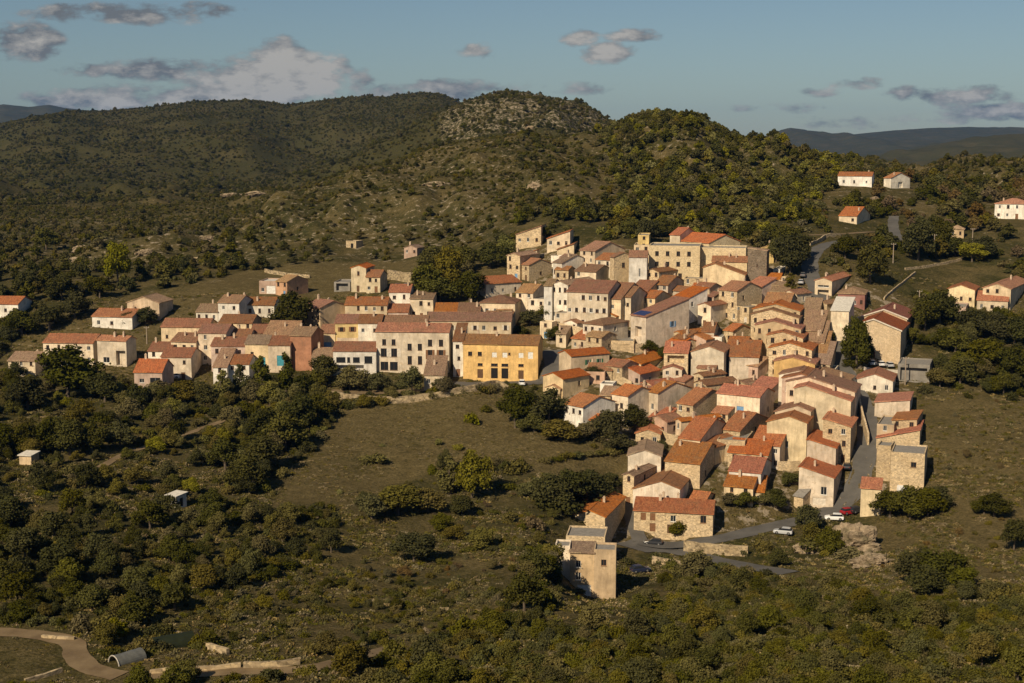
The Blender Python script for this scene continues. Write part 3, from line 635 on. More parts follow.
# ---- row of gables down the ridge
H(764,790,796,303,6,10,'A','s','t'); H(753,800,806,311,8,8,'B','c','O',rf=.48,k=.26); H(751,799,805,318,8,8,'B','b','d',rf=.42,k=.28); H(755,801,807,329,8,8,'B','b','O',rf=.4,k=.26,ch=1)
H(767,803,809,338,8,8,'B','b','i',rf=.42,k=.26); H(769,812,817,350,8,8,'B','b','O',rf=.48,k=.28,ch=1)
H(774,815,819,364,7.5,8,'B','y','i',rf=.45,k=.26,cw=[('a',.5,4.2,1.8,1.6,'open'),('a',.1,2,.9,1.2,'win')],L='narrow yellow house with reddish roof in the row of ridge gables',lm='the yellow ridge house')
H(779,812,832,374,9,10,'B','l','d',rf=.62,k=.26); H(782,842,847,387,9,8,'B','p','r',rf=.32,k=.27); H(786,855,859,392,9,8,'B','q','d',rf=.32,k=.27)
H(794,851,856,401,9.5,8,'B','C','O',rf=.2,k=.29,cw=[('a',.23,6.2,1.5,1.6,'win')],D=9,L='wide cream house with one dark gable window and long orange roof slope',lm='the wide gable house')
H(775,811,823,411,9,12,'B','b','r',rf=.62,wa=(0,0)); H(767,807,814,423,10.5,10,'B','C','r',rf=.55,k=.32,cw=[('a',.5,4.2,1,1.5,'win','grey'),('a',.3,4.2,.9,1.2,'win')],D=9,L='tall bright cream gable house, the brightest front above the village street',lm='the tall cream gable')
H(801,817,821,318,6,8,'mF','b','T'); H(802,822,826,331,6,8,'mF','b','T'); H(804,824,828,342,5.5,8,'mF','l','T'); H(812,826,830,353,5,8,'mF','n','t'); H(810,830,834,364,5,8,'mF','b','T')
H(813,833,837,372,5,8,'F','l'); H(815,847,851,383,7,10,'B','b','t',rf=.08,k=.25)
H(823,851,855,427,9,8,'B','s','o',rf=.06,k=.25); H(807,836,841,448,7.5,8,'B','b','o',rf=.06,k=.25,wa=(1,1)); H(799,834,842,478,7,10,'B','b','o',rf=.05,k=.27,cw=[('a',.72,2.8,1.4,1.9,'win','white'),('a',.6,.2,3,1.8,'garage','pale')],L='beige house with sloping orange roof and pale shop front where the street bends',lm='the street bend house')
H(794,803,818,497,3.5,40,'mF','s','x',ch=0,wa=(0,0),wb=(0,0),L='small stone shed with a grey roof below the street bend',name='shed',cat='shed',lm='the grey shed')
H(751,780,794,446,6,25,'A','b','O'); H(728,768,777,455,5.5,12,'A','s','o'); H(729,761,769,473,6,12,'A','w','o',wa=(3,1),fr=1,L='low white house with three dark windows in a strip under orange tiles',lm='the three window house'); H(724,753,761,488,4.5,12,'A','c','O'); H(753,764,768,492,3.2,15,'A','s','o')
# ---- right of the street
H(856,893,897,381,4,5,'B','w','i',rf=.5,wa=(3,1),L='low white gable cottage with reddish roof right of the street',lm='the white cottage'); H(875,910,913,400,5,5,'mL','b','O',k=.12,wa=(0,0)); H(892,917,920,419,5,8,'mL','c','i',k=.12); H(877,920,923,430,5,5,'mL','s','o',k=.26,wa=(0,0))
H(877,894,896,425,5,8,'F','b'); H(891,925,929,454,8.5,5,'F','s',cw=[('a',.68,5.2,1.2,1.2,'win','wood')],D=10,L='roofless tall rubble stone block with one square dark window',lm='the stone block',name='stone_house'); H(877,891,893,446,8.5,10,'F','s',wa=(0,0),D=6); H(861,881,883,489,6,5,'mF','C','O',wa=(0,0),D=4,L='tiny tall cream house with reddish roof above the parked cars',lm='the tiny cream house')
BARN = H(859,901,909,331,9.5,22,'B','N','R',rf=.34,k=.38,D=20,ch=0,cw=[('a',.3,.3,2.4,3,'door','redp')],L='big barn front of pebbly beige with a deep red gabled roof',lm='the red roofed barn',name='barn',cat='barn')
BY = float(BARN['C'][1])
H(849,907,912,319,11,22,'B','N','R',rf=.6,k=.36,D=30,Y=BY+18.6,ch=1,wa=(0,0),L='larger deep red barn roof with white edges, behind the barn front',name='barn',cat='barn')
H(831,849,853,311,9,8,'mF','l','w',k=.2,wa=(0,0),ch=0,L='blank pale cream tower-like house with whitish roof left of the barn',lm='the pale blank house')
H(838,865,870,294,5,5,'H','m','t',wa=(4,1),ch=1,fr=1,L='dark red house with a broad tan hipped roof behind the barn',lm='the tan hipped roof'); H(816,827,842,304,6,45,'B','n','t'); H(815,832,849,281,5,28,'B','c','o',cw=[('a',.5,3,3.5,.6,'win'),('a',.5,.2,3.4,2,'open')],L='cream house with orange gabled roof standing right beside the upper road',lm='the roadside orange roof')
H(898,930,934,365,5,5,'F','g',D=12,cw=[('a',.5,.4,7,3.6,'open')],L='grey flat-roofed shelter open at the front, right of the barn',name='shelter',cat='shelter',lm='the grey shelter')
H(948,975,990,290,5.5,8,'B','C','i',rf=.48,wa=(3,1),L='bright cream gable house at right with reddish roof',lm='the right hand cream gable'); H(983,1011,1042,289,7,30,'B','c','i'); H(977,1008,1012,301,4,5,'A','c','O'); H(949,966,968,307,4,5,'F','p')
H(838,872,877,176,5,8,'A','w','i',D=9,wa=(3,1),L='white villa with a long reddish roof, left of two on the far rise',lm='the far white villa'); H(884,891,907,178,4.5,55,'A','w','i',cw=[('b',.5,.1,3,2.6,'arch')]); H(839,857,868,216,3.2,30,'A','c','O'); H(995,1030,1040,204,6,8,'H','w','O',D=11,wa=(4,2),L='wide white villa with hipped reddish roof at the right edge',lm='the right edge villa')
H(950,964,967,229,3.5,5,'H','n','f',D=5,k=.5,ch=0,L='small hut with a straw coloured pointed roof among dark trees',name='hut',cat='hut',lm='the straw hut')
# ---- left village
H(-16,18,22,304,4,5,'A','w','O'); H(8,35,37,361,4.5,5,'A','c','t',L='small cream house with tan roof, farthest left below the dark trees',lm='the far left house'); H(43,93,96,343,6.5,5,'A','c','i'); H(97,126,136,341,7.5,15,'A','c','O',cw=[('a',.8,.4,3,4.2,'open'),('a',.3,1,2,1.6,'win')]); H(92,132,145,317,4,10,'A','w','O',wa=(3,1),L='low white villa with spreading orange roof on the left',lm='the left villa')
H(127,159,167,303,5.5,10,'B','q','t',wa=(1,1),L='plain peach gable house with tan roof above the left villa',lm='the peach gable'); H(161,208,212,327,5.5,3,'A','c','r',wa=(4,1)); H(134,162,164,372,6,3,'A','p','o',k=.5,cw=[('a',.27,3,1.3,1.1,'win','white'),('a',.75,2.6,2.9,1.8,'win','grey'),('a',.75,.3,2.8,1.7,'open')],L='pinkish house with steep bright orange roof and a big grey window',lm='the steep orange roof')
H(161,191,193,357,6.5,3,'A','c','i',wa=(2,2)); H(148,170,172,351,5,3,'A','w','r'); H(171,196,204,342,7,12,'A','c','d',wa=(3,2))
H(198,226,230,333,9,5,'A','b','r',wa=(2,3)); H(211,245,246,346,7,2,'A','p','r',wa=(3,2)); H(245,268,269,344,8,2,'A','c','g',cw=[('a',.75,1.6,1.6,2.6,'door','turq'),('a',.3,4.5,.9,1.2,'win')],L='cream row house with one turquoise door and greyish roof',lm='the turquoise door house'); H(268,290,291,345,8,2,'A','b','r',cw=[('a',.55,2,2,3,'door','turq')])
H(262,293,296,338,6,5,'mF','b','t',wa=(0,0)); H(290,311,318,336,10,12,'A','k','g',wa=(0,0),L='tall blank brick orange house with greyish roof',lm='the brick orange house')
H(227,249,251,364,5,2,'A','w','r'); H(213,227,228,367,5,2,'mF','w','t'); H(224,249,252,338,6,3,'A','b','r'); H(219,252,256,323,5,5,'A','c','d'); H(250,274,277,333,5,3,'A','c','r')
H(218,239,246,303,6.5,12,'A','w','t',wa=(2,2),L='tall white cube house with a pinkish brown roof',lm='the white cube house'); H(196,218,219,312,3.5,5,'A','w','T',wa=(3,1)); H(245,274,277,305,4,3,'A','w','r',wa=(3,1),fr=1)
H(259,277,278,281,4.5,5,'F','p',rcol='w',cw=[('a',.65,.3,3,2.6,'garage','white'),('a',.2,1,1,1.2,'win')],L='pinkish flat house with a white garage door on the rise',lm='the white garage house'); H(276,287,308,282,5,35,'A','K','t')
H(304,320,347,308,7,45,'A','n','r',wb=(0,0)); H(351,366,372,268,8,10,'B','C','o',wa=(1,2),L='bright cream villa with small orange roof on the terrace behind',lm='the cream villa'); H(366,380,384,277,4.5,8,'A','C','i',Y=float(HOUSES[-1]['C'][1])-3)
H(334,350,352,282,3,5,'F','g',cw=[('a',.5,.1,4,2.4,'open')],name='carport',cat='carport'); H(345,387,388,305,5.5,2,'A','c','r'); H(389,410,412,292,7,3,'A','w','O',wa=(2,2)); H(388,408,409,312,4,2,'A','p','i'); H(410,433,435,299,6.5,3,'mF','c','g',k=.12)
H(435,458,459,311,4.5,2,'A','c','O'); H(458,480,481,311,5.5,2,'A','c','d')
H(427,511,514,321,8.5,3,'A','c','d',wa=(8,2),sh='pale',L='very long cream house under a brown roof behind the ochre hall',lm='the long brown roof')
MW = [('a', f, z, w, hh, 'win', 'wood', s) for f in (.11, .24) for z, w, hh, s in ((7.6, 1.1, 1.7, None), (4.3, 1.9, 2.4, 'pale'), (.5, 2.2, 2.4, None))] + [('a', f, z, w, hh, 'win', 'wood', None) for f in (.46, .60) for z, w, hh in ((6.2, 1.2, 1.9), (2.2, 1.2, 2.4))] + [('a', f, z, 1.2, hh, 'win', 'wood', s) for f in (.74, .89) for z, hh, s in ((7.4, 1.9, None), (3.8, 2.6, 'brown'))]
H(376,449,453,332,11.5,4,'A','c','i',cw=MW,D=10,ch=2,L='grand cream mansion with three floors of tall windows and red roof',lm='the cream mansion',name='mansion')
H(358,381,383,323,8.5,2,'A','w','d',wa=(2,2)); H(335,358,359,323,8,2,'A','Y','r',wa=(2,2),sh='brown',L='yellow row house with brown shutters in the left village',lm='the yellow row house'); H(337,358,359,338,4,2,'F','q')
H(333,376,377,351,6.5,2,'A','w','r',cw=[('a',.18,3.2,2.6,1.5,'win','dark'),('a',.36,3.2,.8,1.5,'win','dark'),('a',.54,3.2,1.9,1.5,'win','dark'),('a',.82,3.0,2.2,2,'win','dark'),('a',.4,.2,7.5,2.3,'open')],L='white modern house with strip windows over a dark open ground floor',lm='the white modern house')
H(320,335,336,333,5.5,2,'A','c','r',cw=[('a',.45,.2,2.6,2.6,'garage','blue')],L='cream house with a big pale blue garage door',lm='the blue garage'); H(312,334,335,357,4.5,2,'A','b','t'); H(383,427,430,324,8.5,2,'A','c','d')
OW = [('a', f, 6.2, 1.15, 1.2, 'win', 'wood', None) for f in (.095, .225)] + [('a', f, 5.9, 1.35, 1.4, 'shut', 'white') for f in (.42, .56, .775)] + [('a', .9, 5.7, 1.4, 1.9, 'shut', 'white'), ('a', .62, 6.6, .6, .7, 'win', 'wood'), ('a', .23, 3.4, 1.4, .8, 'win', 'wood'), ('a', .42, 3.4, 1.9, .8, 'win', 'wood'), ('a', .56, 3.4, 1.9, .8, 'win', 'wood'), ('a', .775, 3.4, 1.5, .8, 'win', 'wood'), ('a', .23, .02, 1.6, 2.5, 'door', 'wood'), ('a', .42, .02, 1.9, 2.9, 'door', 'dark'), ('a', .56, .02, 1.9, 2.9, 'door', 'dark'), ('a', .775, .02, 1.5, 2.4, 'door', 'wood')]
H(463,538,547,345,9.6,8,'A','y','d',cw=OW,D=11,ch=2,L='long ochre yellow hall with white shutters and brown roof by the square',lm='the ochre hall',name='village_hall',cat='hall')
H(453,463,464,341,10,5,'mF','w','d',wa=(1,3)); H(424,444,446,375,3.5,3,'mF','c','T',L='tiny cream outbuilding below the mansion beside the pale wall',name='outbuilding',lm='the tiny outbuilding')
H(166,176,185,497,2.4,30,'mF','w','w',k=.08,cw=[('b',.5,.1,1,1.8,'door','dark')],ch=0,L='small white garden shed among the dark trees at lower left',name='shed',cat='shed',lm='the white shed')
H(19,31,33,456,2,15,'mF','b','w',k=.1,wa=(0,0),ch=0,L='tiny pale garden shed beside the dark hedge at far left',name='shed',cat='shed'); H(346,356,363,241,3,25,'F','s',L='small lone stone ruin with dark doorway on the scrub behind the left village',cw=[('a',.6,.2,1.2,1.8,'door','dark')],name='ruin',cat='ruin',lm='the lone ruin')
H(404,417,424,248,3,20,'B','p','T')
HOUSES[-1]['L'] = 'low pinkish hut on the scrubby slope behind the left village'
H(566,605,613,537,6,8,'F','s',cw=[('a',.3,1.2,2.6,2.6,'open'),('a',.75,1,1.2,2.2,'door','dark')],D=8,L='flat topped stone terrace house between the tan block house and orange gable house'); H(608,634,648,341,3.5,8,'F','s',cw=[('a',.5,.3,5,2.2,'open')]); H(497,512,515,310,5,12,'A','c','t'); H(540,552,556,322,5,25,'F','c'); H(556,566,570,334,4,20,'mF','l','T'); H(588,600,604,300,6,30,'A','b','d')
for hb in [h for h in HOUSES if h['cat'] == 'barn']:
    e_, w_, d_, h_, k_, rf_ = hb['o'], hb['W'], hb['D'], hb['h'], (.38 if hb is BARN else .36), (.34 if hb is BARN else .6)
    x1_, xr_ = w_/2, w_/2 - (1 - rf_) * w_; zr_ = h_ + k_ * (x1_ - xr_); zl_ = zr_ - k_ * (xr_ + w_/2)
    for (xa, za_), (xb, zb2) in (((x1_ + .34, h_ - k_ * .34), (xr_, zr_)), ((xr_, zr_), (-w_/2 - .34, zl_ - k_ * .34))):
        vm = MB(); y_ = -d_/2 - .24
        p4 = [(xa, za_ - .05), (xb, zb2 - .05), (xb, zb2 + .3), (xa, za_ + .3)]
        vm.poly([(x, y_ - .12, z) for x, z in p4]); vm.poly([(x, y_ + .3, z) for x, z in p4][::-1])
        for i_ in range(4): a4, b4 = p4[i_], p4[(i_ + 1) % 4]; vm.poly([(a4[0], y_ - .12, a4[1]), (a4[0], y_ + .3, a4[1]), (b4[0], y_ + .3, b4[1]), (b4[0], y_ - .12, b4[1])])
        vm.build('verge', M['pale'], hb['roofo'], merge=True)
# small annexes between the houses of the old village
DENSE = [(560,275),(640,262),(740,272),(810,300),(838,420),(800,465),(720,485),(640,440),(600,400),(575,345)]
irng = random.Random(4); n0 = 0
for _ in range(2500):
    u_, v_ = irng.uniform(560, 840), irng.uniform(262, 485)
    if not in_poly(np.array([u_]), np.array([v_]), DENSE)[0]: continue
    p = hit(u_, v_)
    if any(math.hypot(p[0]-fx, p[1]-fy) < fr_ + 2.2 for fx, fy, fr_ in FOOT) or road_dist(p[0], p[1]) < 4.5: continue
    hh = irng.choice((3, 3.5, 4, 5)); U, V = proj(p[0], p[1], p[2] + hh)
    H(float(U) - 20, float(U), float(U) + 10, float(V), hh, irng.choice((10, 25, 40, 50)), irng.choice(('A', 'B', 'mF', 'A', 'F')), irng.choice('ccbbslp'), irng.choice('oOriTtd'), Y=float(p[1]), W=irng.uniform(4.5, 7), D=irng.uniform(5, 8)); n0 += 1
    if n0 >= 60: break
print('annexes', n0)
# solar panels on the big barn-like house
hs = next(h for h in HOUSES if h['lm'] == 'the solar panel house'); sm = MB()
w, d, hh = hs['W'], hs['D'], hs['h']
for i in range(3):
    x = -w/2 + .4 + i * min(1.7, (w-.8)/3); f = lambda y: hh + .26*(y + d/2) + .17
    x2 = x + min(1.6, (w-.8)/3 - .1)
    a_, b_ = -d/2 + .3, -d/2 + 3.4
    sm.poly([(x, a_, f(a_)+.08), (x2, a_, f(a_)+.08), (x2, b_, f(b_)+.08), (x, b_, f(b_)+.08)]); sm.poly([(x, a_, f(a_)), (x2, a_, f(a_)), (x2, a_, f(a_)+.08), (x, a_, f(a_)+.08)])
    sm.poly([(x2, a_, f(a_)), (x2, b_, f(b_)), (x2, b_, f(b_)+.08), (x2, a_, f(a_)+.08)]); sm.poly([(x, b_, f(b_)), (x, a_, f(a_)), (x, a_, f(a_)+.08), (x, b_, f(b_)+.08)])
sm.build('solar_panel', M['panel'], hs['roofo'])
# ------------------------------------------------------------------ vegetation
def leaf_mesh(name, lobes, nleaf, size, mat, seed, fill=.8, flat=1.0):
    r = np.random.default_rng(seed); lobes = np.array(lobes, float)
    wgt = lobes[:, 3] ** 2; wgt /= wgt.sum(); k = r.choice(len(lobes), nleaf, p=wgt)
    d = r.normal(size=(nleaf, 3)); d /= np.linalg.norm(d, axis=1)[:, None]
    rad = lobes[k, 3] * (1 - fill * .55 * r.random(nleaf) ** 2) * (1 + .16 * r.normal(size=nleaf))
    p = lobes[k, :3] + d * rad[:, None] * np.array([1, 1, flat]); p[:, 2] = np.maximum(p[:, 2], .03 + .1 * r.random(nleaf))
    nrm = d + r.normal(size=(nleaf, 3)) * .75; nrm /= np.linalg.norm(nrm, axis=1)[:, None]
    t = np.cross(nrm, r.normal(size=(nleaf, 3))); t /= np.linalg.norm(t, axis=1)[:, None] + 1e-9; b = np.cross(nrm, t)
    s = size * (.55 + .9 * r.random(nleaf))[:, None]
    v = np.stack([p - t * s * .55 - b * s * .3, p + t * s * .1 - b * s * .5, p + t * s * .6 + b * s * .05, p + b * s * .5 - t * s * .15], 1).reshape(-1, 3).astype(np.float32)
    me = bpy.data.meshes.new(name); me.vertices.add(len(v)); me.vertices.foreach_set('co', v.ravel())
    me.loops.add(len(v)); me.loops.foreach_set('vertex_index', np.arange(len(v), dtype=np.int32))
    me.polygons.add(nleaf); me.polygons.foreach_set('loop_start', (np.arange(nleaf) * 4).astype(np.int32)); me.polygons.foreach_set('loop_total', np.full(nleaf, 4, np.int32))
    me.update(calc_edges=True); me.materials.append(LEAF[mat]); return me
def lobes_for(kind, rng):
    L = []
    if kind == 'broad':      # 8 m tall, about 7 m wide
        L.append((0, 0, 4.6, 2.0))
        for i in range(11):
            a = rng.random() * 6.28; q = rng.uniform(.9, 2.5); L.append((q * math.cos(a), q * math.sin(a), rng.uniform(2.6, 6.6) - q * .25, rng.uniform(.8, 1.45)))
        for i in range(3): L.append((rng.uniform(-.9, .9), rng.uniform(-.9, .9), rng.uniform(6.0, 7.2), rng.uniform(.6, 1.0)))
    elif kind == 'tall':     # 9 m, 4.5 m wide
        for i in range(12):
            z = 1.6 + i * .58; q = rng.uniform(.2, 1.3) * (1 - abs(i - 4) / 14); a = rng.random() * 6.28; L.append((q * math.cos(a), q * math.sin(a), z, rng.uniform(.8, 1.25) * (1.15 - i / 16)))
    elif kind == 'cypress':  # 9 m, 1.4 m wide
        for i in range(15): z = .6 + i * .56; L.append((rng.uniform(-.1, .1), rng.uniform(-.1, .1), z, (.7 if i < 9 else .7 * (1 - (i - 8) / 8.5)) * rng.uniform(.85, 1.1) + .08))
    elif kind == 'shrub':    # 2 m tall, 3 m wide
        for i in range(7):
            a = rng.random() * 6.28; q = rng.uniform(.1, .95); L.append((q * math.cos(a), q * math.sin(a), rng.uniform(.45, 1.25) - q * .2, rng.uniform(.45, .78)))
    elif kind == 'tuft':
        for i in range(5): a = rng.random() * 6.28; q = rng.uniform(0, .5); L.append((q * math.cos(a), q * math.sin(a), .1, rng.uniform(.15, .35)))
    return L
HT = dict(broad=8.0, tall=9.2, cypress=9.2, shrub=1.9); WD = dict(broad=6.6, tall=4.2, cypress=1.5, shrub=2.7)
CROWN = {}; TRUNK = {}
def crown(kind, col, var):
    key = (kind, col, var)
    if key not in CROWN:
        rng = random.Random(hash((kind, var)) % 9999 if False else sum(map(ord, kind)) * 13 + var)
        n_, s_ = dict(broad=(5200, .30), tall=(3400, .27), cypress=(1800, .22), shrub=(1150, .19))[kind]
        if kind == 'shrub' and var >= 10: n_, s_ = 300, .36
        if kind == 'broad' and var >= 10: n_, s_ = 1200, .58
        CROWN[key] = leaf_mesh('crown', lobes_for(kind, rng), n_, s_, col, var * 7 + len(kind))
    return CROWN[key]
def trunk(kind, var):
    key = (kind, var)
    if key not in TRUNK:
        rng = random.Random(var + 77); mb = MB(); h = HT[kind]; r0 = .10 if kind == 'cypress' else .2
        pts = [(0, 0, -.6), (.04, .02, h * .12), (rng.uniform(-.2, .2), rng.uniform(-.2, .2), h * .35), (rng.uniform(-.3, .3), rng.uniform(-.3, .3), h * .72)]
        mb.tube(pts, [r0 * 1.3, r0, r0 * .75, r0 * .25], 7)
        if kind != 'cypress':
            for i in range(5):
                a = i * 1.26 + rng.random(); z = h * rng.uniform(.2, .45); q = rng.uniform(1.2, 2.2) * (.6 if kind == 'tall' else 1)
                mb.tube([(pts[2][0] * .5, pts[2][1] * .5, z), (q * .5 * math.cos(a), q * .5 * math.sin(a), z + h * .1), (q * math.cos(a), q * math.sin(a), z + h * .24)], [r0 * .5, r0 * .35, r0 * .12], 5)
        me = mb.mesh('trunk', smooth=True); me.materials.append(M['bark']); TRUNK[key] = me
    return TRUNK[key]
CNAME = dict(dark='dark green', mid='green', olive='olive green', bright='yellowish green', grey='greyish green', brown='brownish')
PLANTS = []
def plant(kind, col, x, y, hm, wm, rng):
    z = float(gz(x, y)); var = rng.randrange(4); rz = rng.random() * 6.28
    sx, sz = wm / WD[kind], hm / HT[kind]
    if kind == 'shrub':
        o = link('bush', crown(kind, col, var), None, None, (x, y, z - .05)); o.rotation_euler.z = rz; o.scale = (sx, sx * rng.uniform(.85, 1.15), sz)
    else:
        o = empty('cypress_tree' if kind == 'cypress' else 'tree', (x, y, z), rz); o.scale = (sx, sx * rng.uniform(.9, 1.1), sz)
        link('trunk', trunk(kind, var), None, o); link('crown', crown(kind, col, var), None, o)
    u, v = proj(x, y, z + hm / 2); d = y * CP - z * SP
    PLANTS.append(dict(o=o, kind=kind, col=col, u=float(u), v=float(v), px=F * hm / d, pw=F * wm / d, hm=hm)); return o
prng = random.Random(11)
HAND = [(68,398,52,58,'broad','dark'),(28,410,34,40,'broad','dark'),(105,402,30,34,'broad','dark'),(6,455,32,34,'broad','dark'),(26,456,34,30,'broad','dark'),(48,455,36,32,'broad','dark'),(70,455,36,32,'broad','dark'),(92,452,30,30,'broad','dark'),(120,448,26,30,'broad','mid'),
 (290,330,38,42,'broad','dark'),(326,384,30,30,'broad','mid'),(350,390,24,34,'broad','olive'),(378,392,20,26,'broad','mid'),(412,393,26,28,'broad','mid'),(222,404,36,22,'tall','bright'),(240,398,36,20,'tall','dark'),(262,398,44,26,'tall','mid'),(286,394,44,20,'tall','dark'),(303,396,22,24,'broad','dark'),(270,405,24,24,'broad','bright'),(253,404,24,24,'broad','olive'),(160,402,22,28,'broad','grey'),(185,404,24,30,'broad','olive'),(135,408,24,26,'broad','dark'),(205,408,24,24,'broad','mid'),
 (411,372,19,3.5,'cypress','dark'),(437,388,12,13,'broad','dark'),(444,365,12,14,'broad','dark'),(430,366,12,26,'broad','dark'),
 (515,428,42,36,'broad','dark'),(549,424,36,36,'broad','dark'),(560,440,20,40,'broad','olive'),(610,443,34,36,'broad','mid'),(585,440,18,26,'broad','grey'),(634,432,28,26,'broad','dark'),(640,462,16,20,'broad','mid'),(655,430,14,12,'broad','olive'),(534,432,18,30,'broad','mid'),(620,452,18,30,'broad','mid'),
 (472,498,48,36,'broad','bright'),(450,494,40,28,'tall','bright'),(462,515,20,26,'broad','dark'),(428,512,24,34,'broad','olive'),(398,515,30,46,'broad','olive'),(372,520,26,34,'broad','mid'),(438,445,9,10,'shrub','bright'),(472,424,13,15,'shrub','bright'),(376,464,12,22,'shrub','olive'),(518,472,15,28,'shrub','olive'),(458,450,8,12,'shrub','bright'),(486,412,9,12,'shrub','mid'),(240,470,22,24,'broad','bright'),
 (556,510,20,46,'shrub','dark'),(584,500,20,46,'shrub','dark'),(606,496,16,30,'shrub','dark'),(552,508,34,42,'broad','dark'),(572,505,36,42,'broad','dark'),(592,501,32,40,'broad','dark'),(608,496,24,26,'broad','dark'),(540,500,22,34,'broad','mid'),
 (414,562,30,44,'broad','dark'),(482,548,20,32,'broad','bright'),(442,530,16,26,'broad','mid'),(455,540,15,26,'broad','olive'),(535,528,12,22,'shrub','brown'),(508,522,11,16,'shrub','olive'),(524,612,40,40,'broad','dark'),(520,600,18,30,'shrub','olive'),
 (918,584,36,44,'broad','dark'),(944,590,42,50,'broad','dark'),(930,594,30,44,'broad','dark'),(962,593,26,36,'broad','mid'),(890,517,27,36,'broad','dark'),(910,519,33,40,'broad','mid'),(928,516,28,36,'broad','mid'),(938,508,22,30,'broad','dark'),(994,517,24,30,'broad','dark'),(984,514,18,22,'broad','dark'),(1014,550,32,30,'broad','dark'),(1000,602,16,26,'shrub','olive'),
 (856,368,50,30,'broad','dark'),(866,364,30,20,'broad','dark'),(833,342,12,4,'cypress','dark'),(790,276,42,32,'broad','dark'),(800,262,28,26,'broad','dark'),(776,262,26,24,'broad','mid'),(791,298,26,14,'tall','olive'),(768,243,18,28,'broad','mid'),(750,238,16,26,'broad','dark'),(786,246,20,30,'broad','mid'),
 (870,284,40,34,'broad','mid'),(845,258,22,26,'broad','dark'),(862,252,18,26,'broad','dark'),(918,260,42,36,'broad','dark'),(940,250,30,30,'broad','mid'),(972,262,20,26,'broad','bright'),(955,256,18,28,'broad','dark'),(985,258,22,28,'broad','dark'),(925,330,32,30,'broad','dark'),(940,324,34,36,'broad','dark'),(975,338,30,34,'broad','dark'),(995,342,30,32,'broad','dark'),(1015,345,28,32,'broad','dark'),(955,352,22,32,'broad','mid'),(985,372,34,44,'broad','mid'),(1012,380,34,40,'broad','dark'),(960,385,28,36,'broad','mid'),(940,388,20,26,'broad','olive'),(930,320,16,14,'broad','mid'),(912,345,18,16,'broad','mid'),
 (118,284,42,28,'broad','bright'),(46,250,22,26,'broad','mid'),(62,300,26,30,'broad','dark'),(28,292,22,26,'broad','dark'),(75,318,26,30,'broad','dark'),(50,330,24,34,'broad','dark'),(22,335,24,34,'broad','dark'),(100,298,22,26,'broad','dark'),(146,325,18,22,'broad','dark'),(128,326,14,22,'broad','mid'),(168,338,14,20,'broad','dark'),
 (425,300,36,36,'broad','mid'),(449,290,42,34,'broad','olive'),(470,302,30,34,'broad','dark'),(440,304,26,34,'broad','mid'),(432,272,26,30,'broad','mid'),(462,272,26,30,'broad','mid'),(490,268,26,30,'broad','dark'),(505,262,26,24,'broad','bright'),(545,240,14,14,'broad','dark'),(648,243,24,26,'broad','dark'),(630,236,18,24,'broad','mid'),(662,236,18,26,'broad','dark'),
 (530,326,16,26,'broad','mid'),(546,318,16,22,'broad','mid'),(520,338,12,18,'broad','dark'),(556,342,16,18,'broad','dark'),(592,378,12,22,'broad','dark'),(665,360,14,20,'broad','dark'),(650,352,12,18,'broad','dark'),(776,508,20,28,'broad','dark'),(790,486,14,20,'broad','mid'),(765,505,14,18,'broad','olive'),(744,506,14,24,'broad','mid'),(730,505,12,22,'broad','olive'),(676,538,20,22,'broad','mid'),(657,562,10,18,'shrub','mid'),(668,565,10,18,'shrub','dark'),(672,570,11,20,'shrub','mid'),(662,448,10,12,'shrub','dark'),(665,428,10,14,'shrub','olive'),(585,300,8,10,'shrub','mid'),(664,247,8,10,'shrub','mid'),(848,398,10,8,'shrub','mid'),(850,366,8,16,'shrub','dark'),(861,364,9,20,'shrub','mid')]
HAND += [(u, 168 - abs(u - 975) * .05, 11, 6, 'tall', 'dark') for u in (952, 960, 966, 974, 981, 992)]
HAND += [(u, v, h, h * 1.15, 'broad', c) for u, v, h, c in ((25,560,34,'dark'),(62,575,36,'dark'),(100,562,30,'dark'),(140,596,30,'mid'),(55,540,30,'dark'),(18,606,34,'dark'),(92,612,28,'mid'),(135,625,30,'dark'),(175,610,28,'dark'),(170,560,26,'dark'),(205,590,26,'olive'),(225,470,32,'dark'),(212,515,26,'dark'),(245,490,34,'dark'),(150,530,30,'dark'),(262,470,36,'dark'),(285,450,38,'mid'),(300,430,34,'dark'),(265,440,32,'dark'),(318,420,26,'mid'),(215,530,28,'dark'),(10,530,34,'dark'),(115,640,22,'bright'))]
HAND += [(u, 549 + (u % 7) * .4, 6 + u % 3, 13, 'shrub', 'mid') for u in range(468, 566, 9)] + [(u, 462 - (u - 545) * .14, 5 + u % 4, 17, 'shrub', 'olive' if u % 2 else 'mid') for u in range(545, 632, 11)] + [(u, 491 - abs(u % 5), 7, 15, 'shrub', 'mid') for u in range(502, 545, 10)]
HAND += [(820,552,16,44,'shrub','mid'),(850,560,13,36,'shrub','olive'),(765,552,13,26,'shrub','olive'),(720,570,9,22,'shrub','mid')]
for u, v, hp, wp, kind, col in HAND:
    p = hit(u, v); d = p[1] * CP - p[2] * SP
    plant(kind, col, p[0], p[1], hp * d / F * 1.05, wp * d / F * 1.1, prng)
HXY = [(p['o'].location.x, p['o'].location.y) for p in PLANTS]

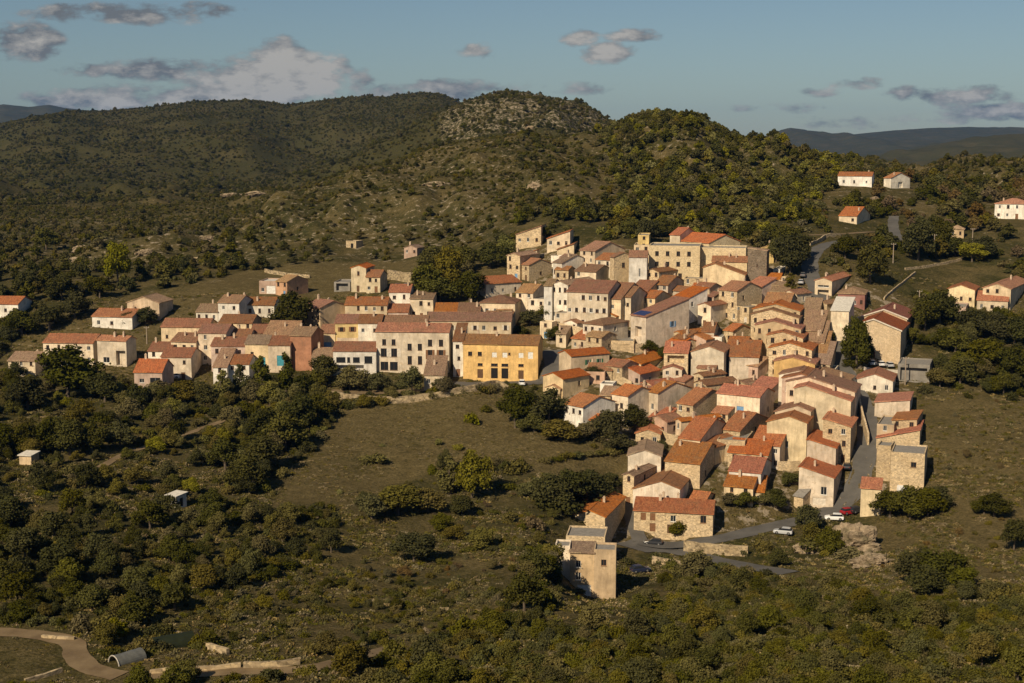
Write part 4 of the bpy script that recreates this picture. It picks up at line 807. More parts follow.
# zones: (polygon in ground as seen, density per m2, (size lo, hi), tree share, {colour: weight})
ZONES = [
 (FIELD, .0012, (.8, 1.6), 0, 'olive bright brown'),
 (GREENF, .001, (.8, 1.5), 0, 'olive mid'),
 (FARM, .0015, (.6, 1.4), 0, 'olive brown'),
 ([(130,655),(310,650),(310,676),(130,676)], .004, (.7, 1.4), 0, 'olive grey'),
 (VILL, .010, (.6, 1.6), 0, 'mid olive grey'),
 (LVILL, .004, (1, 2.2), .1, 'mid olive dark'),
 ([(905,262),(960,258),(975,268),(905,300)], .006, (.8, 1.8), 0, 'brown olive'),
 ([(940,340),(1300,320),(1300,405),(1024,400),(930,392)], .08, (2.2, 4.6), .5, 'dark mid olive dark'),
 (SLOPE, .05, (.6, 1.9), .02, 'brown olive grey olive'),
 ([(820,185),(1300,170),(1300,262),(900,262),(820,232)], .06, (1.8, 4.6), .4, 'dark mid dark olive brown'),
 ([(560,205),(760,205),(780,240),(640,240),(560,228)], .10, (2.2, 4.4), .5, 'mid dark olive bright'),
 ([(590,120),(700,108),(860,160),(840,225),(700,215),(620,190)], .13, (2.0, 4.2), .3, 'mid bright mid olive dark'),
 ([(-300,372),(120,382),(210,392),(330,396),(344,408),(268,505),(180,520),(-300,500)], .10, (1.3, 4.0), .38, 'dark mid olive bright dark mid grey olive'),
 ([(-300,500),(180,520),(270,508),(340,508),(330,560),(200,600),(110,628),(-300,628)], .20, (1.3, 3.2), .25, 'dark mid olive dark'),
 ([(340,508),(440,472),(620,480),(560,560),(470,600),(330,560)], .07, (.7, 2.0), .06, 'olive mid brown grey'),
 ([(110,628),(330,560),(540,600),(520,625),(390,650),(300,655)], .19, (.8, 2.0), .04, 'olive olive dark grey mid'),
 ([(380,683),(395,655),(520,622),(560,590),(640,585),(790,575),(1300,600),(1300,900),(300,900)], .22, (1.5, 3.1), .10, 'olive mid mid olive dark mid'),
 ([(880,575),(1300,560),(1300,610),(880,600)], .10, (1.2, 2.8), .1, 'olive brown dark mid'),
 ([(-300,900),(-300,683),(380,683),(380,900)], .10, (1.2, 2.6), .1, 'olive mid'),
 ([(-300,270),(0,270),(260,262),(300,268),(160,290),(90,305),(0,350),(-300,372)], .09, (1.8, 4), .4, 'dark mid dark olive'),
 ([(-300,225),(330,225),(520,230),(470,270),(260,262),(-300,270)], .08, (1.2, 3.2), .2, 'olive dark mid grey'),
]
def scatter():
    r = np.random.default_rng(5); out = []
    bands = [(120,180),(180,240),(240,320),(320,420),(420,540),(540,760),(760,1000),(1000,1500),(1500,2100),(2100,3000)]
    for y0, y1 in bands:
        dm = .22 if y0 < 300 else .13 if y0 < 1000 else .045 if y0 < 1500 else .036 if y0 < 2000 else .028
        hw = .43; area = hw * (y0 + y1) * (y1 - y0); n_ = int(area * dm)
        y = np.sqrt(r.random(n_) * (y1**2 - y0**2) + y0**2); x = (r.random(n_) * 2 - 1) * hw * y
        z = gz(x, y); u, v = proj(x, y, z)
        den = np.full(n_, dm); lo = np.full(n_, 2.0); hi = np.full(n_, 4.2); ts = np.full(n_, .12); zi = np.full(n_, -1)
        if y0 >= 540: den[:] = .105; lo[:] = 1.3; hi[:] = 3.2
        lf = (u < 520) & (y0 >= 540); den[lf] = .13; lo[lf] = .9; hi[lf] = 2.5; ts[lf] = .05
        if y0 >= 1000: den[:] = dm; lo[:] = 1.8; hi[:] = 4.2; ts[:] = .06
        if y0 < 1000:
            for i in range(len(ZONES) - 1, -1, -1):
                pl, d_, (a, b), t_, c_ = ZONES[i]
                if y0 >= 540 and i in (4, 5): continue
                m = in_poly(u, v, pl)
                den[m] = d_; lo[m] = a; hi[m] = b; ts[m] = t_; zi[m] = i
        clump = np.clip(.5 + 1.6 * fbm(x / 18, y / 18, 3, 31), .05, 1.25) if y0 < 540 else np.clip(.75 + 1.3 * fbm(x / 40, y / 40, 4, 31), .12, 1.2)
        fine = (y0 < 540) & np.isin(zi, [12, 13, 15, 16, 17]); clump = np.where(fine, np.clip(clump + .35, .3, 1.3), clump)
        keep = r.random(n_) < den / dm * clump
        for x_, y_, u_, v_, a, b, t_, i in zip(x[keep], y[keep], u[keep], v[keep], lo[keep], hi[keep], ts[keep], zi[keep]):
            s = a + (b - a) * r.random() ** 1.6
            out.append((x_, y_, u_, v_, s, r.random() < t_, i))
    return out
SC = scatter()
near = []; far = []
HX = np.array(HXY); FT = np.array(FOOT)
cols_far = {'hill': 'olive olive dark grey brown mid', 'right': 'mid dark bright olive'}
for x, y, u, v, s, tr, i in SC:
    if y < 760:
        if np.hypot(FT[:, 0] - x, FT[:, 1] - y).__lt__(FT[:, 2] + s * .35 + .6).any(): continue
        if y < 560 and road_dist(x, y) < s * .45 + .3: continue
        if y > 430 and any(abs(u - cu) < 19 and -3 < v - cv < 17 for cu, cv in ((848, 222), (857, 186), (897, 186), (957, 236), (1012, 214), (352, 248), (412, 254))): continue
        if 200 < y < 345 and any(abs(u - cu) < 22 and -4 < v - cv < 30 for cu, cv in ((783, 534), (834, 520), (655, 545), (640, 572), (849, 514), (860, 511), (575, 600), (598, 602), (612, 600), (150, 640), (118, 655), (640, 572))): continue
        if y < 560 and np.hypot(HX[:, 0] - x, HX[:, 1] - y).min() < 2.2: continue
    cs = (ZONES[i][4] if i >= 0 else 'olive olive dark mid grey mid dark' if y < 1000 else 'dark dark olive dark grey mid').split()
    c = prng.choice(cs); d = y * CP + .1 * y
    (near if y < 430 and 0 < u < 1024 and v < 690 else far).append((x, y, s * (1.5 if tr else 1), 'broad' if tr else 'shrub', c, s * F / y * (1.5 if tr else .75)))
near.sort(key=lambda t: -t[5])
TREES = [t for t in near if t[3] == 'broad']; BUSH = [t for t in near if t[3] == 'shrub']
nt_, nb_ = 130, 260
for x, y, s, k, c, px in TREES[:nt_] + BUSH[:nb_]:
    if k == 'broad': plant(k, c, x, y, s * 1.05, s * prng.uniform(.95, 1.25), prng)
    else: plant(k, c, x, y, s * prng.uniform(.6, .85), s * prng.uniform(.95, 1.2), prng)
REST = TREES[nt_:] + BUSH[nb_:] + far
# prototypes live in a collection of their own that is not part of the scene
def make_stuff(name, rows, protos, label):
    pc = bpy.data.collections.new(name + '_kinds'); idx = {}
    for i, (key, me) in enumerate(protos):
        o = bpy.data.objects.new('kind_%02d_%s' % (i, name), me); pc.objects.link(o); idx.setdefault(key, []).append(i)
    me = bpy.data.meshes.new(name); n_ = len(rows); r = np.random.default_rng(3)
    co = np.array([t[0] for t in rows], np.float32); me.vertices.add(n_); me.vertices.foreach_set('co', co.ravel())
    a = me.attributes.new('idx', 'INT', 'POINT'); a.data.foreach_set('value', np.array([idx[t[2]][r.integers(len(idx[t[2]]))] for t in rows], np.int32))
    a = me.attributes.new('scl', 'FLOAT_VECTOR', 'POINT'); a.data.foreach_set('vector', np.array([t[1] for t in rows], np.float32).ravel())
    a = me.attributes.new('rot', 'FLOAT_VECTOR', 'POINT'); rt = np.zeros((n_, 3), np.float32); rt[:, 2] = r.random(n_) * 6.28; a.data.foreach_set('vector', rt.ravel())
    o = link(name, me); tag(o, label, 'vegetation', kind='stuff')
    g = bpy.data.node_groups.new(name, 'GeometryNodeTree'); g.interface.new_socket('Geometry', in_out='INPUT', socket_type='NodeSocketGeometry'); g.interface.new_socket('Geometry', in_out='OUTPUT', socket_type='NodeSocketGeometry')
    N = g.nodes.new; gi, go = N('NodeGroupInput'), N('NodeGroupOutput'); ip = N('GeometryNodeInstanceOnPoints'); ci = N('GeometryNodeCollectionInfo')
    ci.inputs['Collection'].default_value = pc; ci.inputs['Separate Children'].default_value = True; ci.inputs['Reset Children'].default_value = True; ip.inputs['Pick Instance'].default_value = True
    def at(nm, ty):
        q_ = N('GeometryNodeInputNamedAttribute'); q_.data_type = ty; q_.inputs['Name'].default_value = nm; return q_.outputs['Attribute']
    e2 = N('FunctionNodeEulerToRotation'); lk = g.links.new
    lk(gi.outputs[0], ip.inputs['Points']); lk(ci.outputs[0], ip.inputs['Instance']); lk(at('idx', 'INT'), ip.inputs['Instance Index']); lk(at('scl', 'FLOAT_VECTOR'), ip.inputs['Scale'])
    lk(at('rot', 'FLOAT_VECTOR'), e2.inputs[0]); lk(e2.outputs[0], ip.inputs['Rotation']); lk(ip.outputs[0], go.inputs[0])
    md = o.modifiers.new('scatter', 'NODES'); md.node_group = g; return o
protos = []; 
for c in LEAFC:
    for v_ in (0, 1): protos.append((('shrub', c, 0), crown('shrub', c, v_)))
    for v_ in (10, 11): protos.append((('shrub', c, 1), crown('shrub', c, v_)))
    protos.append((('broad', c, 0), crown('broad', c, 1))); protos.append((('broad', c, 1), crown('broad', c, 10)))
rows_n, rows_f = [], []
for x, y, s, k, c, px in REST:
    z = float(gz(x, y)); f_ = 1 if y > 430 else 0
    sx = s * prng.uniform(.95, 1.25) / WD[k]; sz = s * (prng.uniform(.95, 1.1) if k == 'broad' else prng.uniform(.55, .85)) / HT[k]
    (rows_f if y > 430 else rows_n).append(((x, y, z - .08), (sx, sx, sz), (k, c, f_)))
make_stuff('valley_scrub', rows_n, protos, 'low scrub and bushes massed over the slopes in front of the village')
make_stuff('hillside_scrub', rows_f, protos, 'maquis scrub massed over the hills behind the village')
print('plants', len(PLANTS), 'near stuff', len(rows_n), 'far stuff', len(rows_f))
LEAF['straw'] = leafmat('dry_straw', (.19, .15, .07))
# low dry grass and herbs
gp = [(c, leaf_mesh('tuft', lobes_for('tuft', random.Random(i)), 46, .16, c, i, flat=.9)) for i, c in enumerate(('olive', 'straw', 'grey', 'mid'))]
r = np.random.default_rng(8); rows = []
for y0, y1, n_ in ((150,240,12000),(240,330,26000),(330,460,24000)):
    y = np.sqrt(r.random(n_) * (y1**2 - y0**2) + y0**2); x = (r.random(n_) * 2 - 1) * .42 * y; z = gz(x, y); u, v = proj(x, y, z)
    cl = fbm(x / 9, y / 9, 3, 77)
    ok = ~(in_poly(u, v, VILL) & (r.random(n_) < .7)) & (cl > -.12)
    fd = in_poly(u, v, FIELD) | in_poly(u, v, FARM); ok &= ~(fd & (cl < -.02))
    for X, Y_, Z, f_ in zip(x[ok], y[ok], z[ok], fd[ok]):
        s = r.uniform(.5, 1.5) * (.6 if f_ else 1); 
        rows.append(((X, Y_, Z - .03), (s, s, s * r.uniform(.6, 1.3)), ('straw', 'olive', 'grey', 'mid')[r.integers(3 if f_ else 4)]))
P2 = np.array([t[0][:2] for t in rows]); keep = np.ones(len(rows), bool)
for i in range(0, len(rows), 3000):
    q_ = P2[i:i+3000]; keep[i:i+3000] = (np.hypot(q_[:, 0:1] - ALLR[::2, 0], q_[:, 1:2] - ALLR[::2, 1]) - ALLR[::2, 3] / 2).min(1) > .5
make_stuff('dry_grass', [t for t, k_ in zip(rows, keep) if k_], gp, 'tufts of dry grass and herbs over the open ground')
# ------------------------------------------------------------------ walls
def stone_wall(pix, hgt, th, mat, label, lift=0, name='stone_wall', dn=1.2):
    pts = [hit(*p) for p in pix]; rr = random.Random(len(pix) + int(pix[0][0])); res = []
    for i in range(len(pts) - 1):
        k = max(1, int(np.linalg.norm(pts[i+1] - pts[i]) / 1.5))
        res += [pts[i] + (pts[i+1] - pts[i]) * j / k for j in range(k)]
    res.append(pts[-1]); mb = MB(); rows = []
    c = sum(res) / len(res); gzc = float(gz(c[0], c[1]))
    zt = [float(gz(p[0], p[1])) for p in res]
    for _ in range(4): zt = [zt[0]] + [(zt[i-1] + zt[i] + zt[i+1]) / 3 for i in range(1, len(zt) - 1)] + [zt[-1]]
    for i, p in enumerate(res):
        d = res[min(i+1, len(res)-1)] - res[max(i-1, 0)]; L_ = math.hypot(d[0], d[1]) or 1; nx, ny = -d[1]/L_*th/2, d[0]/L_*th/2
        z0 = zt[i] - dn - gzc; z1 = zt[i] + hgt + rr.uniform(-.12, .12) * min(1, hgt) - gzc; x, y = p[0] - c[0], p[1] - c[1]
        rows.append([(x-nx, y-ny, z0), (x+nx, y+ny, z0), (x+nx*.85, y+ny*.85, z1), (x-nx*.85, y-ny*.85, z1)])
    for a, b in zip(rows, rows[1:]):
        for j in range(4): mb.poly([a[j], a[(j+1) % 4], b[(j+1) % 4], b[j]])
    mb.poly(rows[0][::-1]); mb.poly(rows[-1])
    o = mb.build(name, mat, merge=True); o.location = (c[0], c[1], gzc); tag(o, label, 'wall', 'stone walls about the village'); return o
S_, PW = WALL['s'], stone('pale_rubble', (.33, .26, .165), 1.7, 2.2)
stone_wall([(684,551),(700,553),(722,555),(748,556)], 2.3, .6, PW, 'pale rubble retaining wall between the two branches of the road fork')
stone_wall([(652,563),(675,567),(698,571),(722,577)], 1.5, .5, PW, 'pale rubble wall below the lower road, beside the dark blue car')
stone_wall([(330,397),(360,402),(395,403),(440,398),(475,391),(496,386)], 1.7, .6, PW, 'long pale stone retaining wall below the left village terrace')
stone_wall([(496,386),(508,391),(514,398)], 1.7, .6, PW, 'short pale wall curving down toward the dark trees by the square')
stone_wall([(388,279),(405,282),(424,282)], 3.2, .6, PW, 'high stone terrace wall behind the cream villa')
stone_wall([(150,674),(180,672),(215,670),(241,667)], .6, .5, PW, 'long low stone wall in the lower left farmyard')
stone_wall([(244,668),(262,668),(280,667),(300,664)], .8, .5, PW, 'short stone wall beside the lower track')
stone_wall([(176,637),(190,644),(210,650),(228,655)], 1.0, .6, PW, 'pale crumbling stone wall running down above the farm tunnel')
stone_wall([(42,638),(55,639),(75,640)], .5, .5, PW, 'low broken stone wall behind the farm track',)
stone_wall([(25,683),(45,677),(62,672)], .6, .5, PW, 'little pale wall at the bottom left corner of the farm')
stone_wall([(868,446),(862,424),(857,400),(851,388)], 3.2, .5, S_, 'stone wall lining the right side of the village street')
stone_wall([(676,520),(690,524),(735,521),(752,516)], 1.0, .5, S_, 'low stone wall right of the long stone house') if False else None
stone_wall([(603,500),(615,497),(622,492)], 2.4, .5, S_, 'small rough wall behind the orange gable house')
stone_wall([(864,370),(880,372),(898,373)], .9, .3, WALL['w'], 'white parapet in front of the three parked white cars', name='parapet')
stone_wall([(864,377),(880,378),(898,379)], 1.3, .5, WALL['m'], 'dark red retaining wall below the parked white cars', name='retaining_wall')
stone_wall([(905,270),(925,268),(950,263),(962,260)], .8, .5, PW, 'thin pale field wall crossing the slope at upper right')
stone_wall([(884,300),(895,290),(905,282),(915,274)], .8, .5, PW, 'thin stone wall climbing the slope behind the barn')
stone_wall([(190,260),(215,262),(225,263)], 1.2, .6, PW, 'terrace wall on the scrub left of the hill foot'); stone_wall([(265,272),(285,276),(310,278)], 1.2, .6, PW, 'broken terrace wall above the white garage house')
stone_wall([(640,575),(665,573),(690,579)], .8, .4, PW, 'low pale kerb wall along the lower road') if False else None
stone_wall([(778,470),(790,471),(800,470)], 2.2, .5, S_, 'stone terrace wall between the tall cream gable and the garden')
stone_wall([(604,372),(618,383),(632,390)], 2.2, .5, S_, 'rough stone terrace wall above the small white house'); stone_wall([(557,330),(570,334),(583,336)], 2.4, .5, S_, 'stone terrace wall under the tall cream row')
stone_wall([(612,350),(630,352),(648,352)], 2.4, .5, S_, 'stone terrace wall below the solar panel house'); stone_wall([(656,438),(668,444),(678,446)], 2.6, .5, S_, 'mossy stone wall above the pink roof gable')
stone_wall([(740,236),(760,233),(775,232)], 1.2, .6, PW, 'pale wall on the rise behind the ruined tower')
stone_wall([(810,246),(825,238),(840,236)], 1.2, .5, PW, 'pale wall at the bend of the upper road')
# ------------------------------------------------------------------ rocks
def rock(u, v, wpx, hpx, label, dpx=None, seed=0, name='rock_outcrop'):
    p = hit(u, v); s = p[1] / F; wx, hz_ = wpx * s / 2, hpx * s; bm = bmesh.new(); bmesh.ops.create_icosphere(bm, subdivisions=5, radius=1)
    for q in bm.verts:
        c = q.co.copy(); n1 = float(fbm(np.array([c.x * 2.2 + seed]), np.array([c.y * 2.2 + c.z * 3.1]), 4, seed)[0]); n2 = float(fbm(np.array([c.x * 7 + c.z * 5]), np.array([c.y * 7 - c.z * 6]), 3, seed + 5)[0])
        k = 1 + n1 * .55 + round(n2 * 4) / 4 * .22
        q.co = Vector((c.x * wx * k, c.y * wx * .7 * k, c.z * hz_ * .55 * k))
    me = bpy.data.meshes.new(name); bm.to_mesh(me); bm.free(); o = link(name, me, M['rock'], None, (p[0], p[1] + wx * .3, float(gz(p[0], p[1] + wx * .3)) + hz_ * .12)); tag(o, label, 'rock', 'rock outcrops'); return o
rock(856,552,62,36,'big pale tan rock outcrop just below the parked red car',seed=3); rock(838,548,34,22,'rounded pale boulder mass at the left foot of the big outcrop',seed=9)
rock(808,553,26,14,'pinkish flat rock below the silver car beside the road',seed=21); rock(872,566,40,16,'low broken rock at the right foot of the big outcrop',seed=14)
for i, (u, v, w_, h_, lb) in enumerate([(535,190,15,10,'pinkish cliff patch on the hillside above the highest houses'),(436,186,22,6,'pale rock ledge in the middle of the scrubby hill'),(232,198,26,6,'pale rock strip on the far left hill foot'),(255,196,18,5,'small pale rock right of the far rock strip'),(75,262,14,6,'pale rock patch left of the bright green tree'),(80,252,16,8,'pale boulders above the left tree clump'),(145,255,18,6,'rocky ledge right of the bright green tree'),(530,130,9,5,'small rock cap on the shoulder of the hill'),(300,565,10,5,'single pale boulder in the brown scrub at lower middle'),(425,633,10,7,'single grey boulder right of the lower track'),(205,240,16,6,'rock ledge on the mid left slope'),(650,180,8,5,'small pale rock on the wooded hill'),(875,200,9,5,'pale boulder below the far white villa')]): rock(u, v, w_, h_, lb, seed=30 + i)
# ------------------------------------------------------------------ cars
PAINT = {k: plain('car_paint_' + k, c, .3, .5, 0, .05) for k, c in dict(white=(.75,.75,.73), silver=(.42,.43,.44), red=(.30,.015,.02), dark=(.022,.023,.027), blue=(.02,.025,.05), grey=(.12,.12,.12)).items()}
def car(u, v, ang, col, label, van=False, cat='car'):
    p = hit(u, v); L, Wd, Ht = (4.9, 1.9, 2.0) if van else (4.2, 1.76, 1.48)
    e = empty('parked_van' if van else 'parked_car', (p[0], p[1], float(gz(p[0], p[1])) + .11), R(ang)); e['label'] = label; e['category'] = cat; e['group'] = 'parked vehicles'
    h2 = Wd / 2
    def loft(sec):      # (x, half width, z0, z1, half width on top)
        mb = MB(); rows = [[(x, -w0, z0), (x, -w0 * 1.0, z0 * .4 + z1 * .6), (x, -w1, z1), (x, w1, z1), (x, w0, z0 * .4 + z1 * .6), (x, w0, z0)] for x, w0, z0, z1, w1 in sec]
        for a, b in zip(rows, rows[1:]):
            for j in range(6): mb.poly([a[j], b[j], b[(j+1) % 6], a[(j+1) % 6]])
        mb.poly(rows[0]); mb.poly(rows[-1][::-1]); return mb
    x0 = -L / 2
    if van:
        loft([(x0, h2*.94, .35, 1.1, h2*.88), (x0+.1, h2, .25, 1.95, h2*.86), (x0+L*.66, h2, .25, 2.0, h2*.86), (x0+L*.8, h2, .25, 1.15, h2*.9), (x0+L*.97, h2*.95, .28, .95, h2*.85), (x0+L, h2*.85, .35, .7, h2*.75)]).build('body', PAINT[col], e, merge=True)
        loft([(x0+L*.668, h2*.9, 1.2, 1.9, h2*.8), (x0+L*.80, h2*.88, 1.16, 1.25, h2*.82)]).build('windscreen', M['glass'], e, merge=True)
    else:
        loft([(x0, h2*.86, .38, .72, h2*.8), (x0+.12, h2*.97, .24, .92, h2*.88), (x0+L*.3, h2, .2, .93, h2*.92), (x0+L*.68, h2, .2, .93, h2*.92), (x0+L*.93, h2*.96, .22, .78, h2*.85), (x0+L, h2*.82, .34, .62, h2*.74)]).build('body', PAINT[col], e, merge=True)
        loft([(x0+.2, h2*.88, .9, .96, h2*.84), (x0+.55, h2*.88, .9, 1.36, h2*.70), (x0+L*.52, h2*.88, .9, 1.4, h2*.70), (x0+L*.73, h2*.88, .9, .95, h2*.84)]).build('window_band', M['glass'], e, merge=True)
        loft([(x0+.5, h2*.70, 1.345, 1.40, h2*.66), (x0+1.0, h2*.73, 1.37, Ht, h2*.62), (x0+L*.5, h2*.73, 1.38, Ht, h2*.62), (x0+L*.56, h2*.70, 1.33, 1.38, h2*.66)]).build('car_roof', PAINT[col], e, merge=True)
    for sx in (x0 + L*.19, x0 + L*.8):
        for sy in (-1, 1):
            wm = MB(); wm.tube([(0, -.11, 0), (0, .11, 0)], [.33, .33], 14); w_ = link('wheel', wm.mesh('wheel', smooth=False), M['rubber'], e, (sx, sy * (h2 - .08), .33))
            rm_ = MB(); rm_.tube([(0, sy*.112, 0), (0, sy*.125, 0)], [.2, .18], 10); link('rim', rm_.mesh('rim'), M['metal'], w_)
    for sy in (-1, 1):
        lm = MB(); lm.box(-.03, .03, -.2, .2, -.09, .09); link('headlight', lm.mesh('headlight'), M['lamp'], e, (x0 + L * .985, sy * h2 * .55, .62 if not van else .66))
        lm = MB(); lm.box(-.03, .03, -.13, .13, -.1, .1); link('tail_light', lm.mesh('tail_light'), M['redp'], e, (x0 + .03, sy * h2 * .66, .72 if not van else .9))
    return e
car(653,545,168,'dark','black hatchback parked in front of the long stone house'); car(783,534,160,'silver','silver car parked at the edge of the road below the gardens'); car(834,520,172,'white','white estate car, nearest of the three parked beside the outcrop')
car(849,514,25,'red','dark red car between the white car and the black car'); car(857,512.5,30,'dark','black car furthest right of three beside the tiny cream house'); car(847,469,75,'dark','dark car parked up the village street against the stone house')
car(640,572,20,'blue','dark blue car parked on the terrace beside the tan block house'); car(898,492,100,'white','small white van half hidden before the roofless stone block',True,'van')
car(871,365,95,'white','white car left of three parked below the barn'); car(880,366,95,'white','white car in the middle of three parked below the barn'); car(889,367,95,'silver','silvery white car right of three parked below the barn')
car(522,385,90,'white','white car by the right hand door of the ochre hall'); car(400,288,10,'dark','dark car left of two by the high terrace wall'); car(409,288,20,'grey','dark grey car right of two by the high terrace wall')
car(800,292,75,'dark','dark car lowest of three along the upper road under trees'); car(801,284,75,'silver','pale car between two others along the upper road'); car(803,277,75,'grey','grey car highest of three along the upper road')
car(432,388,5,'silver','silver car parked beside the tiny outbuilding on the terrace'); car(181,378,20,'white','white car half hidden by trees under the left village houses')
# ------------------------------------------------------------------ poles, tunnels, small things
def pole(u, v, hpx, label, arm=True):
    p = hit(u, v); h = hpx * p[1] / F; e = empty('utility_pole', (p[0], p[1], float(gz(p[0], p[1])))); tag(e, label, 'pole', 'utility poles')
    mb = MB(); mb.tube([(0, 0, -.5), (0, 0, h)], [.19, .14], 8); mb.build('pole', M['polew'], e, smooth=False)
    if arm:
        mb = MB(); mb.box(-.8, .8, -.05, .05, h - .5, h - .38); 
        mb.build('crossarm', M['polew'], e)
        for s in (-.7, 0, .7):
            ib = MB(); ib.tube([(s, 0, h - .379), (s, 0, h - .18)], [.05, .07], 6); ib.build('insulator', M['white'], e)
pole(905,385,29,'pale utility pole standing left of the grey shelter'); pole(972,250,22,'utility pole just right of the straw hut'); pole(934,252,18,'utility pole on the slope left of the straw hut'); pole(893,263,20,'utility pole beside the upper hill lane'); pole(49,332,14,'lone utility pole among the dark trees at far left')
pole(147,344,18,'utility pole behind the steep orange roof house'); pole(919,308,18,'utility pole on the slope right of the barn'); pole(985,192,12,'far utility pole on the rise left of the right edge villa')
def tunnel(u, v, L, rad, ang, mat, label, mouth):
    p = hit(u, v); e = empty('farm_tunnel', (p[0], p[1], float(gz(p[0], p[1]))), R(ang)); tag(e, label, 'greenhouse'); mb = MB(); k = 14
    def arc(r_, x): return [(x, -r_ * math.cos(math.pi * i / k), r_ * math.sin(math.pi * i / k) - .15) for i in range(k + 1)]
    xs = np.linspace(0, L, 9); 
    for a, b in zip(xs, xs[1:]):
        A_, B_ = arc(rad * (1 + .01 * math.sin(a * 3)), a), arc(rad * (1 + .01 * math.sin(b * 3)), b); A2, B2 = arc(rad - .06, a), arc(rad - .06, b)
        for i in range(k): mb.poly([A_[i], B_[i], B_[i+1], A_[i+1]]); mb.poly([A2[i], A2[i+1], B2[i+1], B2[i]])
    mb.poly(arc(rad - .03, L)[::-1]); mb.build('cover', mat, e, smooth=False)
    hb_ = MB(); hb_.tube([(x - .02, y, z) for x, y, z in arc(rad + .02, 0)], [.09] * (k + 1), 6); hb_.build('hoop', mouth, e)
tunnel(114,664,4.2,1.25,48,M['sheet'],'grey plastic covered tunnel open at one end in the farmyard',M['conc']); tunnel(150,648,6,1.5,30,M['greensheet'],'dark green netted tunnel behind the grey plastic one',M['greensheet'])
LMX = [('the farm tunnels', 130, 652), ('the big rock outcrop', 856, 535), ('the dry field', 430, 440), ('the road fork', 700, 548), ('the pale terrace wall', 400, 398), ('the bend of the upper road', 820, 242), ('the lower track', 260, 668), ('the dark hedge', 580, 495), ('the bottom right corner', 1015, 675), ('the bottom edge middle', 560, 678), ('the farm track', 60, 638), ('the left edge', 4, 560), ('the field path', 150, 445), ('the bottom right slope', 800, 640)]
# ------------------------------------------------------------------ labels
LMS = [(h['lm'], h['u'], h['v']) for h in HOUSES if h['lm']]
ORD = ['', 'second', 'third', 'fourth', 'fifth', 'sixth', 'seventh', 'eighth', 'ninth', 'tenth', 'eleventh', 'twelfth']
def where(u, v, lu, lv):
    dx, dy = u - lu, v - lv
    if abs(dy) > 2.2 * abs(dx): return 'above' if dy < 0 else 'below'
    if abs(dx) > 2.2 * abs(dy): return 'left of' if dx < 0 else 'right of'
    return ('upper left of' if dx < 0 else 'upper right of') if dy < 0 else ('lower left of' if dx < 0 else 'lower right of')
def autolabel(items, desc, lms, fmt_one, fmt_n):
    pend = {}
    for it in items:
        nm, lu, lv = min(lms, key=lambda l: (l[1] - it['u'])**2 + (l[2] - it['v'])**2 * 1.6)
        pend.setdefault((desc(it), where(it['u'], it['v'], lu, lv), nm), []).append((math.hypot(it['u'] - lu, it['v'] - lv), it))
    for (d, w_, nm), L in pend.items():
        L.sort(key=lambda t: t[0])
        for i, (_, it) in enumerate(L):
            it['o']['label'] = (fmt_one % (d, w_, nm)) if len(L) == 1 else (fmt_n % (('nearest' if i == 0 else ORD[i] + ' nearest' if i < len(ORD) else 'farthest'), d, w_, nm))
def hdesc(h):
    sz = 'tiny ' if h['area'] < 18 else 'small ' if h['area'] < 36 else 'tall ' if h['h'] > 7.9 and h['W'] < 9 else 'wide ' if h['W'] > 12 else ''
    nm = h['cat'] if h['cat'] in ('shed', 'carport', 'tower', 'hut', 'castle') else 'house'
    sh_ = ' and pale shutters' if h['sh'] == 'pale' else ''
    return (f"{sz}{h['wall']} {nm} with flat roof" if h['fl'] else f"{sz}{h['wall']} {nm} with {h['roof']} roof") + sh_
autolabel([h for h in HOUSES if not h['L'] or h['o']['category'] == ''], hdesc, LMS, '%s, %s %s', '%s %s, %s %s') if False else None
autolabel([h for h in HOUSES if not h['L']], hdesc, LMS, '%s, %s %s', '%s %s, %s %s')
for h in HOUSES:
    if h['L']: h['o']['label'] = h['L']
    if h['o']['category'] == 'house': h['o']['group'] = 'houses of the hillside village'
def pdesc(p):
    nm = {'shrub': 'bush', 'broad': 'tree', 'tall': 'upright tree', 'cypress': 'slim cypress'}[p['kind']]
    sz = 'large ' if p['px'] > 34 else 'small ' if p['px'] < 15 else ''
    if p['kind'] == 'shrub': sz = 'large ' if p['pw'] > 26 else 'small ' if p['pw'] < 17 else ''
    sh_ = 'broad ' if p['pw'] > 1.35 * p['px'] and p['kind'] != 'shrub' else ''
    return f"{sz}{sh_}{CNAME[p['col']]} {nm}"
autolabel(PLANTS, pdesc, LMS + LMX, '%s %s %s', '%s %s %s %s')
for p in PLANTS:
    p['o']['category'] = 'bush' if p['kind'] == 'shrub' else 'tree'; p['o']['group'] = 'bushes on the slopes' if p['kind'] == 'shrub' else 'trees around the village'
seen = {}
for o in sc.objects:
    if o.parent is None and 'label' in o: seen.setdefault(o['label'], []).append(o.name)
for k_, v_ in seen.items():
    if len(v_) > 1 or not 4 <= len(k_.split()) <= 16: print('LABEL', k_, v_)
SKY_STR, SUN_STR, EXPO, HAZE = .05, 5.0, .12, 2.7e-5
SKY_TINT = (.86, .94, 1.0); CLOUD_DARK = (2.7, 2.75, 2.8); CLOUD_LIT = (8.2, 7.6, 6.8)
